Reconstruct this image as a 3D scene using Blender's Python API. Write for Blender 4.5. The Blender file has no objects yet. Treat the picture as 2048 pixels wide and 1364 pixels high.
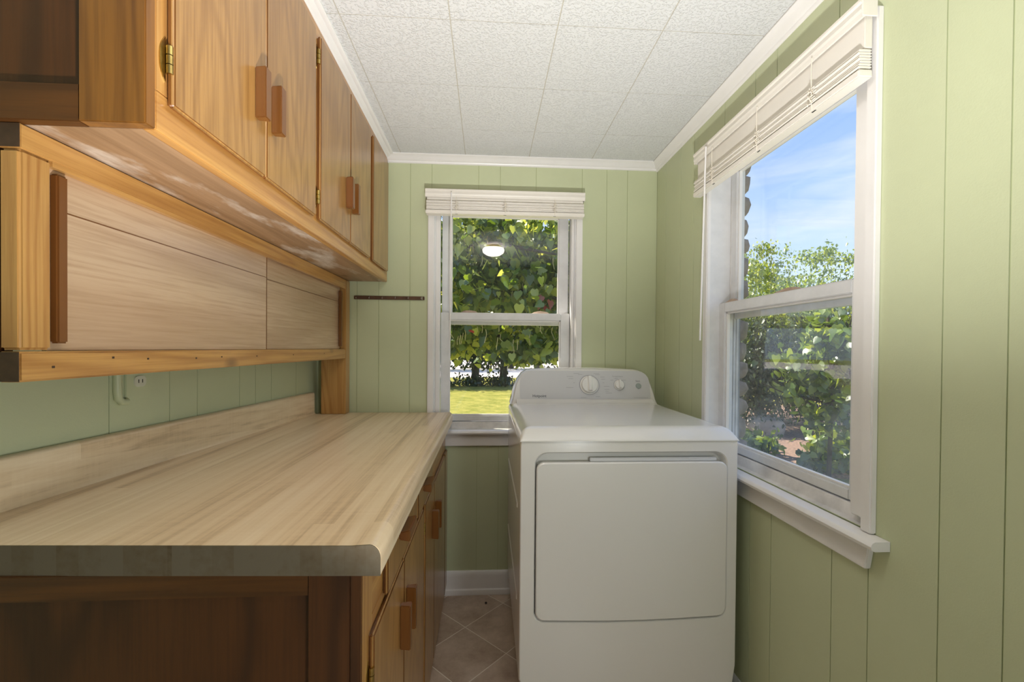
import bpy, bmesh, math, random
import numpy as np
from mathutils import Vector, Matrix
random.seed(7)
RNG = np.random.default_rng(11)
SC = bpy.context.scene
COL = SC.collection
H = 1.206                      # eye height: builders take z measured from the eye level, H is added when a mesh is made

# ------------------------------------------------------------------ camera
cd = bpy.data.cameras.new('camera')
cam = bpy.data.objects.new('camera', cd)
COL.objects.link(cam)
cd.sensor_width = 36.0
cd.lens = 866.5 / 2048 * 36.0
cd.shift_x = -0.0005
cd.shift_y = 0.011
cd.clip_start = 0.02
cd.clip_end = 400
r_ = Vector((0.99826036, -0.05844835, 0.00774885))
u_ = Vector((-0.00718947, 0.00977459, 0.99992638))
f_ = Vector((0.05851979, 0.99824258, -0.00933738))
cam.matrix_world = Matrix(((r_.x, u_.x, -f_.x, 0), (r_.y, u_.y, -f_.y, 0), (r_.z, u_.z, -f_.z, H), (0, 0, 0, 1)))
SC.camera = cam
SC.view_settings.view_transform = 'Standard'
SC.view_settings.look = 'None'
SC.view_settings.gamma = 1.0
SC.view_settings.use_curve_mapping = False
SC.view_settings.exposure = 0.30

# ------------------------------------------------------------------ world: hazy blue sky with streaks of cloud
SKY = 1.0
wd = bpy.data.worlds.new('sky')
SC.world = wd
wd.use_nodes = True
nt = wd.node_tree
nt.nodes.clear()
def N(t, typ, **kw):
    n = t.nodes.new(typ)
    for k, v in kw.items():
        if k in ('inp',):
            for a, b in v.items(): n.inputs[a].default_value = b
        else: setattr(n, k, v)
    return n
def L(t, a, b): t.links.new(a, b)
geo = N(nt, 'ShaderNodeTexCoord')
sep = N(nt, 'ShaderNodeSeparateXYZ')
L(nt, geo.outputs['Generated'], sep.inputs[0])
rmp = N(nt, 'ShaderNodeValToRGB')
els = rmp.color_ramp.elements
els[0].position = 0.0; els[0].color = (0.74, 0.85, 1.0, 1)
els[1].position = 0.55; els[1].color = (0.24, 0.44, 0.92, 1)
e = els.new(0.12); e.color = (0.62, 0.78, 1.0, 1)
e = els.new(0.30); e.color = (0.42, 0.62, 1.0, 1)
L(nt, sep.outputs['Z'], rmp.inputs[0])
mp = N(nt, 'ShaderNodeMapping', inp={'Scale': (1.6, 1.6, 9.0), 'Rotation': (0.0, 0.22, 0.3)})
L(nt, geo.outputs['Generated'], mp.inputs[0])
cn = N(nt, 'ShaderNodeTexNoise', inp={'Scale': 1.7, 'Detail': 6.0, 'Roughness': 0.55, 'Distortion': 0.4})
L(nt, mp.outputs[0], cn.inputs['Vector'])
cr = N(nt, 'ShaderNodeMapRange', inp={'From Min': 0.47, 'From Max': 0.75, 'To Min': 0.0, 'To Max': 0.65})
L(nt, cn.outputs[0], cr.inputs[0])
cm = N(nt, 'ShaderNodeMixRGB', inp={'Color2': (0.86, 0.92, 1.0, 1)})
L(nt, cr.outputs[0], cm.inputs[0]); L(nt, rmp.outputs[0], cm.inputs[1])
bg = N(nt, 'ShaderNodeBackground', inp={'Strength': SKY})
L(nt, cm.outputs[0], bg.inputs[0])
wo = N(nt, 'ShaderNodeOutputWorld')
L(nt, bg.outputs[0], wo.inputs[0])

# ------------------------------------------------------------------ sun (from the left, slightly from beyond the far wall)
def add_light(name, kind, loc, energy, color=(1, 1, 1), **kw):
    d = bpy.data.lights.new(name, kind)
    d.energy = energy; d.color = color
    for k, v in kw.items(): setattr(d, k, v)
    o = bpy.data.objects.new(name, d)
    COL.objects.link(o); o.location = loc
    return o
sun = add_light('sun', 'SUN', (0, 0, 30), 10.0, (1.0, 0.93, 0.80), angle=0.009)
sun.rotation_euler = Vector((0.80, -0.42, -1.02)).to_track_quat('-Z', 'Y').to_euler()
# strengths of the ceiling lamp, the added ceiling fill and the added side fill
LAMP_E, CEIL_FILL_E, FILL_E = 18.0, 122.0, 7.5
# added unseen spot aimed up at the ceiling to brighten the room
ceil_fill = add_light('added_ceiling_fill', 'SPOT', (0.10, 0.15, H - 0.60), CEIL_FILL_E, (1.0, 0.985, 0.97), shadow_soft_size=0.03, spot_size=math.radians(100), spot_blend=0.9)
# added unseen fill panel behind the camera, lifting the left wall and cabinets
fill = add_light('added_side_fill', 'AREA', (0.60, -0.30, H - 0.42), FILL_E, (0.94, 0.98, 1.0), shape='RECTANGLE', size=0.30, size_y=0.34)
fill.rotation_euler = Vector((-1.0, 0.42, 0.22)).to_track_quat('-Z', 'Y').to_euler()
ceil_fill.rotation_euler = Vector((0.0, 0.45, 1.0)).to_track_quat('-Z', 'Y').to_euler()

# ------------------------------------------------------------------ materials
def mat(name):
    m = bpy.data.materials.new(name); m.use_nodes = True
    t = m.node_tree; b = t.nodes['Principled BSDF']
    return m, t, b
def rgb(r, g, b):
    f = lambda c: (c / 255) / 12.92 if c <= 10 else ((c / 255 + 0.055) / 1.055) ** 2.4
    return (f(r), f(g), f(b), 1)
def coords(t, scale=(1, 1, 1), rnd=False, rot=(0, 0, 0)):
    tc = N(t, 'ShaderNodeTexCoord')
    src = tc.outputs['Object']
    if rnd:
        oi = N(t, 'ShaderNodeObjectInfo')
        mu = N(t, 'ShaderNodeVectorMath', operation='MULTIPLY_ADD')
        cx = N(t, 'ShaderNodeCombineXYZ')
        for i in range(3): L(t, oi.outputs['Random'], cx.inputs[i])
        L(t, cx.outputs[0], mu.inputs[0]); mu.inputs[1].default_value = (7.3, 11.9, 5.1)
        L(t, src, mu.inputs[2]); src = mu.outputs[0]
    m = N(t, 'ShaderNodeMapping', inp={'Scale': scale, 'Rotation': rot})
    L(t, src, m.inputs[0])
    return m.outputs[0]
def bump(t, b, h, strength=0.2, dist=0.002, normal=None):
    bp = N(t, 'ShaderNodeBump', inp={'Strength': strength, 'Distance': dist})
    L(t, h, bp.inputs['Height']); L(t, bp.outputs[0], b.inputs['Normal'])
    return bp
def plain(name, col, rough=0.5, metal=0.0, var=0.0, vscale=8, bmp=0.0, bscale=200, coat=0.0, spec=0.5):
    m, t, b = mat(name)
    b.inputs['Base Color'].default_value = col
    b.inputs['Roughness'].default_value = rough
    b.inputs['Metallic'].default_value = metal
    b.inputs['Coat Weight'].default_value = coat
    b.inputs['Coat Roughness'].default_value = 0.12
    b.inputs['Specular IOR Level'].default_value = spec
    v = coords(t)
    if var > 0:
        n = N(t, 'ShaderNodeTexNoise', inp={'Scale': vscale, 'Detail': 5.0, 'Roughness': 0.6})
        L(t, v, n.inputs['Vector'])
        mr = N(t, 'ShaderNodeMapRange', inp={'From Min': 0.3, 'From Max': 0.7, 'To Min': 1 - var, 'To Max': 1 + var * 0.4})
        L(t, n.outputs[0], mr.inputs[0])
        mx = N(t, 'ShaderNodeVectorMath', operation='SCALE'); mx.inputs[0].default_value = col[:3]
        L(t, mr.outputs[0], mx.inputs['Scale']); L(t, mx.outputs[0], b.inputs['Base Color'])
    if bmp > 0:
        n2 = N(t, 'ShaderNodeTexNoise', inp={'Scale': bscale, 'Detail': 3.0})
        L(t, v, n2.inputs['Vector'])
        bump(t, b, n2.outputs[0], bmp, 0.001)
    return m
def wood(name, light, mid, dark, axis, rings=7.0, across=1.0, rough=0.32, stain=None, knots=0.0, coat=0.35, fibre=0.5, ringw=0.42, along=0.10):
    m, t, b = mat(name)
    k = {'X': (along, 1, 1), 'Y': (1, along, 1), 'Z': (1, 1, along)}[axis]
    s = tuple(across * 5.0 * c for c in k)
    v = coords(t, s, rnd=True)
    n = N(t, 'ShaderNodeTexNoise', inp={'Scale': 1.0, 'Detail': 2.5, 'Roughness': 0.45, 'Distortion': 0.25})
    L(t, v, n.inputs['Vector'])
    mu = N(t, 'ShaderNodeMath', operation='MULTIPLY', inp={1: rings * 6.283}); L(t, n.outputs[0], mu.inputs[0])
    sn = N(t, 'ShaderNodeMath', operation='SINE'); L(t, mu.outputs[0], sn.inputs[0])
    r1 = N(t, 'ShaderNodeMapRange', inp={'From Min': -1, 'From Max': 1, 'To Min': 0, 'To Max': 1}); L(t, sn.outputs[0], r1.inputs[0])
    pw = N(t, 'ShaderNodeMath', operation='POWER', inp={1: 2.2}); L(t, r1.outputs[0], pw.inputs[0])
    fk = tuple(160.0 * (0.03 if c < 1 else 1) for c in k)
    v2 = coords(t, fk, rnd=True)
    n2 = N(t, 'ShaderNodeTexNoise', inp={'Scale': 1.0, 'Detail': 4.0, 'Roughness': 0.65}); L(t, v2, n2.inputs['Vector'])
    v3 = coords(t, (3.0, 3.0, 3.0), rnd=True)
    n3 = N(t, 'ShaderNodeTexNoise', inp={'Scale': 1.0, 'Detail': 3.0}); L(t, v3, n3.inputs['Vector'])
    m1 = N(t, 'ShaderNodeMixRGB', inp={'Color1': light, 'Color2': mid}); L(t, n3.outputs[0], m1.inputs[0])
    f = N(t, 'ShaderNodeMath', operation='MULTIPLY', inp={1: ringw}); L(t, pw.outputs[0], f.inputs[0])
    m2 = N(t, 'ShaderNodeMixRGB', inp={'Color2': dark}); L(t, f.outputs[0], m2.inputs[0]); L(t, m1.outputs[0], m2.inputs[1])
    f2 = N(t, 'ShaderNodeMapRange', inp={'From Min': 0.42, 'From Max': 0.72, 'To Min': 0.0, 'To Max': fibre}); L(t, n2.outputs[0], f2.inputs[0])
    m3 = N(t, 'ShaderNodeMixRGB', inp={'Color2': dark}); L(t, f2.outputs[0], m3.inputs[0]); L(t, m2.outputs[0], m3.inputs[1])
    out = m3.outputs[0]
    if stain:
        v4 = coords(t, (6 if axis != 'X' else 2, 2.0 if axis == 'Y' else 6, 6 if axis != 'Z' else 2))
        n4 = N(t, 'ShaderNodeTexNoise', inp={'Scale': 1.3, 'Detail': 7.0, 'Roughness': 0.62}); L(t, v4, n4.inputs['Vector'])
        f4 = N(t, 'ShaderNodeMapRange', inp={'From Min': 0.50, 'From Max': 0.66, 'To Min': 0.0, 'To Max': 0.85}); L(t, n4.outputs[0], f4.inputs[0])
        m4 = N(t, 'ShaderNodeMixRGB', inp={'Color2': stain}); L(t, f4.outputs[0], m4.inputs[0]); L(t, out, m4.inputs[1])
        out = m4.outputs[0]
    if knots > 0:
        v5 = coords(t, tuple(c * 5 for c in ((0.5, 1, 1) if axis == 'X' else (1, 0.5, 1) if axis == 'Y' else (1, 1, 0.5))), rnd=True)
        vo = N(t, 'ShaderNodeTexVoronoi', inp={'Scale': 1.0}); L(t, v5, vo.inputs['Vector'])
        f5 = N(t, 'ShaderNodeMapRange', inp={'From Min': 0.03, 'From Max': 0.10, 'To Min': knots, 'To Max': 0.0}); L(t, vo.outputs['Distance'], f5.inputs[0])
        m5 = N(t, 'ShaderNodeMixRGB', inp={'Color2': rgb(70, 38, 14)}); L(t, f5.outputs[0], m5.inputs[0]); L(t, out, m5.inputs[1])
        out = m5.outputs[0]
    L(t, out, b.inputs['Base Color'])
    b.inputs['Roughness'].default_value = rough
    b.inputs['Coat Weight'].default_value = coat; b.inputs['Coat Roughness'].default_value = 0.22
    bump(t, b, n2.outputs[0], 0.12, 0.0008)
    return m

honeyL, honeyM, honeyD = (0.56, 0.32, 0.105, 1), (0.46, 0.235, 0.065, 1), (0.27, 0.095, 0.018, 1)
M = {}
M['door'] = wood('varnished_honey_plywood', (0.43, 0.245, 0.080, 1), (0.37, 0.185, 0.050, 1), (0.17, 0.07, 0.016, 1), 'Z', 15, 0.8, 0.30, coat=0.4, fibre=0.6, ringw=0.36, along=0.21)
M['frameZ'] = wood('varnished_pine_upright', honeyL, honeyM, honeyD, 'Z', 16, 1.2, 0.30, knots=0.5)
M['frameY'] = wood('varnished_pine_rail', (0.60, 0.335, 0.105, 1), (0.50, 0.25, 0.065, 1), honeyD, 'Y', 12, 1.0, 0.30, knots=0.7)
M['under'] = wood('bare_stained_underside', (0.40, 0.25, 0.14, 1), (0.32, 0.19, 0.10, 1), (0.17, 0.09, 0.04, 1), 'Y', 12, 0.8, 0.45, stain=(0.78, 0.72, 0.64, 1), knots=0.8, coat=0.1)
M['slide'] = wood('glare_paled_plywood', (0.62, 0.45, 0.31, 1), (0.55, 0.36, 0.21, 1), (0.36, 0.21, 0.11, 1), 'Y', 9, 0.5, 0.26, coat=0.5, fibre=0.6)  # plywood paled and greyed: window glare put into the door colour
M['dark'] = wood('stained_shaded_end_board', (0.095, 0.030, 0.0045, 1), (0.062, 0.018, 0.003, 1), (0.022, 0.006, 0.001, 1), 'Z', 12, 0.7, 0.5, coat=0.0, fibre=0.4, along=0.2, ringw=0.6)  # stained pine, darkened further to hold the shade on the near ends
M['darkY'] = wood('stained_shaded_end_rail', (0.12, 0.042, 0.006, 1), (0.085, 0.028, 0.004, 1), (0.035, 0.011, 0.002, 1), 'X', 9, 1.0, 0.5, coat=0.0)  # stained rail with the same near-end shade mixed into its colour
M['edge'] = wood('stained_shaded_edge', (0.22, 0.085, 0.018, 1), (0.16, 0.06, 0.012, 1), (0.08, 0.025, 0.006, 1), 'Z', 3, 1.5, 0.35)  # stained edge, with the shade of its unlit side added to the colour
M['endstile'] = wood('shaded_varnished_end_stile', (0.24, 0.098, 0.015, 1), (0.18, 0.068, 0.010, 1), (0.08, 0.026, 0.004, 1), 'Z', 12, 1.2, 0.4, knots=0.4)  # varnished stile, its colour darkened for the dim camera-facing side
M['pull'] = wood('red_brown_pull', (0.20, 0.080, 0.018, 1), (0.155, 0.058, 0.012, 1), (0.15, 0.045, 0.01, 1), 'Z', 3, 1.5, 0.3)
M['grain'] = plain('end_grain', rgb(70, 50, 34), 0.6, var=0.3, vscale=60)
M['brass'] = plain('antique_brass', (0.52, 0.38, 0.13, 1), 0.28, 1.0, var=0.35, vscale=60)
M['green'] = plain('pale_green_wall_paint', (0.54, 0.58, 0.375, 1), 0.42, var=0.05, vscale=2.5, bmp=0.25, bscale=330, spec=0.4)
M['groove'] = plain('groove_green', (0.43, 0.47, 0.26, 1), 0.6)
M['white'] = plain('white_gloss_trim', (0.80, 0.78, 0.77, 1), 0.30, var=0.04, vscale=10)
M['sashw'] = plain('white_sash_paint', (0.74, 0.74, 0.75, 1), 0.35, var=0.10, vscale=14)
M['sill'] = plain('weathered_sill', (0.68, 0.66, 0.65, 1), 0.5, var=0.30, vscale=12, bmp=0.3, bscale=60)
M['blind'] = plain('cream_blind_slat', (0.79, 0.75, 0.69, 1), 0.38, var=0.04, vscale=6)
M['blindend'] = plain('blind_end', (0.62, 0.62, 0.45, 1), 0.5)
M['cord'] = plain('cream_cord', (0.78, 0.72, 0.62, 1), 0.8)
M['plast'] = plain('ivory_plastic', (0.62, 0.62, 0.50, 1), 0.35)
M['black'] = plain('black_slot', (0.01, 0.01, 0.01, 1), 0.6)
M['appl'] = plain('white_enamel', (0.75, 0.735, 0.71, 1), 0.22, coat=0.5, bmp=0.06, bscale=700)
M['appl2'] = plain('grey_white_panel', (0.60, 0.60, 0.61, 1), 0.35)
M['applgap'] = plain('door_gap', (0.10, 0.09, 0.08, 1), 0.6)
M['print'] = plain('grey_print', (0.16, 0.16, 0.18, 1), 0.6)
M['print2'] = plain('light_grey_print', (0.38, 0.38, 0.40, 1), 0.6)
M['button'] = plain('sage_button', (0.33, 0.38, 0.36, 1), 0.4)
M['knob'] = plain('knob_white', (0.80, 0.79, 0.76, 1), 0.3)
M['rail'] = plain('dark_brown_hook_rail', rgb(92, 66, 50), 0.35, var=0.35, vscale=30)
M['steel'] = plain('worn_steel', (0.55, 0.53, 0.50, 1), 0.3, 1.0)
M['stone'] = plain('grey_brown_stone', (0.27, 0.22, 0.185, 1), 0.85, var=0.45, vscale=18, bmp=0.8, bscale=70)
M['extr'] = plain('exterior_trim', (0.30, 0.31, 0.32, 1), 0.6, var=0.3, vscale=20)
M['extd'] = plain('exterior_dark_strip', (0.10, 0.085, 0.075, 1), 0.7)
M['bark'] = plain('bark', (0.06, 0.045, 0.032, 1), 0.9, var=0.4, vscale=20)
M['stem'] = plain('pale_stem', (0.55, 0.50, 0.30, 1), 0.7)
M['mulch'] = plain('mulch', (0.30, 0.19, 0.13, 1), 0.9, var=0.75, vscale=26, bmp=1.0, bscale=60)
M['boulder'] = plain('boulder', (0.42, 0.36, 0.30, 1), 0.85, var=0.4, vscale=6, bmp=0.6, bscale=20)
M['gravel'] = plain('pale_gravel', (0.75, 0.64, 0.60, 1), 0.9, var=0.3, vscale=2)
M['paper'] = plain('peeling_paper', (0.50, 0.37, 0.28, 1), 0.8, var=0.3, vscale=40)
M['pod'] = plain('seed_pod', (0.50, 0.42, 0.22, 1), 0.8)
M['crumb'] = plain('crumb', (0.03, 0.02, 0.015, 1), 0.8)
M['roof'] = plain('roof_board', (0.25, 0.25, 0.25, 1), 0.8)
def leafmat(name, c1, c2, c3, trans=0.5):
    m, t, b = mat(name)
    t.nodes.remove(b)
    gi = N(t, 'ShaderNodeNewGeometry')
    tc = N(t, 'ShaderNodeTexCoord')
    no = N(t, 'ShaderNodeTexNoise', inp={'Scale': 1.3, 'Detail': 2.0}); L(t, tc.outputs['Object'], no.inputs['Vector'])
    oi = N(t, 'ShaderNodeObjectInfo')
    ad = N(t, 'ShaderNodeMath', operation='ADD'); L(t, gi.outputs['Random Per Island'], ad.inputs[0]); L(t, oi.outputs['Random'], ad.inputs[1])
    fr = N(t, 'ShaderNodeMath', operation='FRACT'); L(t, ad.outputs[0], fr.inputs[0])
    rp = N(t, 'ShaderNodeValToRGB')
    el = rp.color_ramp.elements
    el[0].color = c1; el[1].color = c3; q = el.new(0.5); q.color = c2
    L(t, fr.outputs[0], rp.inputs[0])
    d = N(t, 'ShaderNodeBsdfDiffuse'); tr = N(t, 'ShaderNodeBsdfTranslucent'); g = N(t, 'ShaderNodeBsdfGlossy', inp={'Roughness': 0.4})
    L(t, rp.outputs[0], d.inputs[0])
    hs = N(t, 'ShaderNodeHueSaturation', inp={'Hue': 0.475, 'Saturation': 1.1, 'Value': 1.5}); L(t, rp.outputs[0], hs.inputs['Color'])
    L(t, hs.outputs[0], tr.inputs[0])
    mx = N(t, 'ShaderNodeMixShader', inp={0: trans}); L(t, d.outputs[0], mx.inputs[1]); L(t, tr.outputs[0], mx.inputs[2])
    m2 = N(t, 'ShaderNodeMixShader', inp={0: 0.07}); L(t, mx.outputs[0], m2.inputs[1]); L(t, g.outputs[0], m2.inputs[2])
    L(t, m2.outputs[0], t.nodes['Material Output'].inputs[0])
    return m
M['leafA'] = leafmat('big_heart_leaf', (0.03, 0.07, 0.012, 1), (0.12, 0.20, 0.025, 1), (0.50, 0.55, 0.12, 1))
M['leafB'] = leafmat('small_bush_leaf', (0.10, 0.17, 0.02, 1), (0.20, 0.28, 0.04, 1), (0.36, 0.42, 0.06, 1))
M['leafC'] = leafmat('shade_darkened_leaf', (0.012, 0.028, 0.007, 1), (0.025, 0.05, 0.010, 1), (0.055, 0.085, 0.015, 1), 0.25)  # leaf colour darkened to stand for shade on shrubs and trees
M['leafD'] = leafmat('sapling_leaf', (0.035, 0.075, 0.012, 1), (0.09, 0.16, 0.02, 1), (0.28, 0.36, 0.05, 1))
M['red'] = leafmat('red_leaf', (0.35, 0.07, 0.04, 1), (0.42, 0.10, 0.06, 1), (0.45, 0.14, 0.06, 1))

def ceiling_mat():
    m, t, b = mat('stippled_ceiling_tile')
    b.inputs['Base Color'].default_value = (0.80, 0.785, 0.765, 1)
    b.inputs['Roughness'].default_value = 0.75
    v = coords(t, rnd=True)
    vo = N(t, 'ShaderNodeTexNoise', inp={'Scale': 150.0, 'Detail': 2.0, 'Roughness': 0.4, 'Distortion': 0.6}); L(t, v, vo.inputs['Vector'])
    mr = N(t, 'ShaderNodeMapRange', inp={'From Min': 0.50, 'From Max': 0.62}); L(t, vo.outputs[0], mr.inputs[0])
    bump(t, b, mr.outputs[0], 0.55, 0.0022)
    mx = N(t, 'ShaderNodeMixRGB', inp={'Color1': (0.665, 0.67, 0.675, 1), 'Color2': (0.615, 0.618, 0.62, 1)})
    L(t, mr.outputs[0], mx.inputs[0]); L(t, mx.outputs[0], b.inputs['Base Color'])
    return m
M['ceil'] = ceiling_mat()
M['ceilgap'] = plain('ceiling_joint', (0.50, 0.47, 0.40, 1), 0.8)
def floor_mat():
    m, t, b = mat('mottled_beige_tile')
    v = coords(t, rnd=True)
    n = N(t, 'ShaderNodeTexNoise', inp={'Scale': 9.0, 'Detail': 8.0, 'Roughness': 0.68}); L(t, v, n.inputs['Vector'])
    r = N(t, 'ShaderNodeValToRGB'); el = r.color_ramp.elements
    el[0].position = 0.3; el[0].color = (0.36, 0.26, 0.185, 1); el[1].position = 0.72; el[1].color = (0.66, 0.53, 0.42, 1)
    L(t, n.outputs[0], r.inputs[0]); L(t, r.outputs[0], b.inputs['Base Color'])
    b.inputs['Roughness'].default_value = 0.34
    bump(t, b, n.outputs[0], 0.1, 0.002)
    return m
M['tile'] = floor_mat()
M['grout'] = plain('grout', (0.82, 0.76, 0.66, 1), 0.8)
def counter_mat(name, lift, darkened):
    m, t, b = mat(name)
    tc = N(t, 'ShaderNodeTexCoord'); sp = N(t, 'ShaderNodeSeparateXYZ'); L(t, tc.outputs['Object'], sp.inputs[0])
    # strips of uneven width: x (and z on upright faces) warped, then snapped
    xx = N(t, 'ShaderNodeMath', operation='ADD'); L(t, sp.outputs[0], xx.inputs[0]); (L(t, sp.outputs[2], xx.inputs[1]) if not lift else None); xx.inputs[1].default_value = 0.0
    s1 = N(t, 'ShaderNodeMath', operation='MULTIPLY', inp={1: 29.0}); L(t, xx.outputs[0], s1.inputs[0])
    s2 = N(t, 'ShaderNodeMath', operation='FLOOR'); L(t, s1.outputs[0], s2.inputs[0])
    wn0 = N(t, 'ShaderNodeTexWhiteNoise', noise_dimensions='1D'); L(t, s2.outputs[0], wn0.inputs['W'])
    yy = N(t, 'ShaderNodeMath', operation='MULTIPLY_ADD', inp={1: 0.35}); L(t, sp.outputs[1], yy.inputs[0])
    sc = N(t, 'ShaderNodeMath', operation='MULTIPLY', inp={1: 9.0}); L(t, wn0.outputs[0], sc.inputs[0]); L(t, sc.outputs[0], yy.inputs[2])
    yf = N(t, 'ShaderNodeMath', operation='FLOOR'); L(t, yy.outputs[0], yf.inputs[0])
    cb = N(t, 'ShaderNodeCombineXYZ'); L(t, s2.outputs[0], cb.inputs[0]); L(t, yf.outputs[0], cb.inputs[1])
    wn = N(t, 'ShaderNodeTexWhiteNoise', noise_dimensions='2D'); L(t, cb.outputs[0], wn.inputs['Vector'])
    v = coords(t, (55, 1.6, 55)); n = N(t, 'ShaderNodeTexNoise', inp={'Scale': 1.0, 'Detail': 5.0, 'Roughness': 0.6}); L(t, v, n.inputs['Vector'])
    v2 = coords(t, (12, 140, 12)); n2 = N(t, 'ShaderNodeTexNoise', inp={'Scale': 1.0, 'Detail': 2.0}); L(t, v2, n2.inputs['Vector'])
    a = N(t, 'ShaderNodeMath', operation='MULTIPLY_ADD', inp={1: 0.5 if lift else 0.26}); L(t, wn.outputs[0], a.inputs[0])
    a2 = N(t, 'ShaderNodeMath', operation='MULTIPLY', inp={1: 0.95}); L(t, n.outputs[0], a2.inputs[0]); L(t, a2.outputs[0], a.inputs[2])
    a3 = N(t, 'ShaderNodeMath', operation='MULTIPLY_ADD', inp={1: 0.14}); L(t, n2.outputs[0], a3.inputs[0]); L(t, a.outputs[0], a3.inputs[2])
    r = N(t, 'ShaderNodeValToRGB'); el = r.color_ramp.elements
    d = darkened
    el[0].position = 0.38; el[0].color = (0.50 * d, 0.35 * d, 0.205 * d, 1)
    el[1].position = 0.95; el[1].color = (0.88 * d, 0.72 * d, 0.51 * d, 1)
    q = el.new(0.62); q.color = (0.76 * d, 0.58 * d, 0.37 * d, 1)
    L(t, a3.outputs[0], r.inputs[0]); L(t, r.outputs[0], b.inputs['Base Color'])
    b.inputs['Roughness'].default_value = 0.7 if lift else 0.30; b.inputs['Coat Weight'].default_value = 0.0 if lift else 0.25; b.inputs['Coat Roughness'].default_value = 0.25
    if lift: b.inputs['Specular IOR Level'].default_value = 0.15
    return m
M['counter'] = counter_mat('butcher_block_laminate', 0, 1.0)
M['counterend'] = counter_mat('shaded_laminate_end', 1, 0.165)  # same laminate pattern darkened: end-face shade put into the colour
def grass_mat():
    m, t, b = mat('lawn_soil')
    v = coords(t)
    n = N(t, 'ShaderNodeTexNoise', inp={'Scale': 2.0, 'Detail': 9.0, 'Roughness': 0.75}); L(t, v, n.inputs['Vector'])
    r = N(t, 'ShaderNodeValToRGB'); el = r.color_ramp.elements
    el[0].position = 0.35; el[0].color = (0.13, 0.15, 0.02, 1); el[1].position = 0.68; el[1].color = (0.38, 0.33, 0.08, 1)
    L(t, n.outputs[0], r.inputs[0]); L(t, r.outputs[0], b.inputs['Base Color']); b.inputs['Roughness'].default_value = 0.9
    b.inputs['Specular IOR Level'].default_value = 0.1
    bump(t, b, n.outputs[0], 1.0, 0.05)
    return m
M['lawn'] = grass_mat()
def glass_mat(name, dust, tint=(1, 1, 1, 1), haze=0.0):
    m, t, b = mat(name); t.nodes.remove(b)
    tr = N(t, 'ShaderNodeBsdfTransparent', inp={'Color': tint}); g = N(t, 'ShaderNodeBsdfGlossy', inp={'Roughness': 0.0})
    gb = N(t, 'ShaderNodeNewGeometry')
    io = N(t, 'ShaderNodeMapRange', inp={'To Min': 1.5, 'To Max': 1 / 1.5}); L(t, gb.outputs['Backfacing'], io.inputs[0])   # same reflectance from both sides of the pane
    fr = N(t, 'ShaderNodeFresnel'); L(t, io.outputs[0], fr.inputs['IOR'])
    mx = N(t, 'ShaderNodeMixShader'); L(t, fr.outputs[0], mx.inputs[0]); L(t, tr.outputs[0], mx.inputs[1]); L(t, g.outputs[0], mx.inputs[2])
    df = N(t, 'ShaderNodeBsdfDiffuse', inp={'Color': (0.75, 0.78, 0.80, 1)}); tl = N(t, 'ShaderNodeBsdfTranslucent', inp={'Color': (0.75, 0.78, 0.80, 1)})
    hz = N(t, 'ShaderNodeMixShader', inp={0: 0.6}); L(t, df.outputs[0], hz.inputs[1]); L(t, tl.outputs[0], hz.inputs[2])
    v = coords(t, (1, 1, 1)); n = N(t, 'ShaderNodeTexNoise', inp={'Scale': 5.0, 'Detail': 9.0, 'Roughness': 0.7}); L(t, v, n.inputs['Vector'])
    mr = N(t, 'ShaderNodeMapRange', inp={'From Min': 0.45, 'From Max': 0.75, 'To Min': dust, 'To Max': dust + haze}); L(t, n.outputs[0], mr.inputs[0])
    m2 = N(t, 'ShaderNodeMixShader'); L(t, mr.outputs[0], m2.inputs[0]); L(t, mx.outputs[0], m2.inputs[1]); L(t, hz.outputs[0], m2.inputs[2])
    L(t, m2.outputs[0], t.nodes['Material Output'].inputs[0])
    return m
M['glass'] = glass_mat('clear_pane', 0.008)
M['glassdirty'] = glass_mat('dusty_pane', 0.02, haze=0.16)

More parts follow.
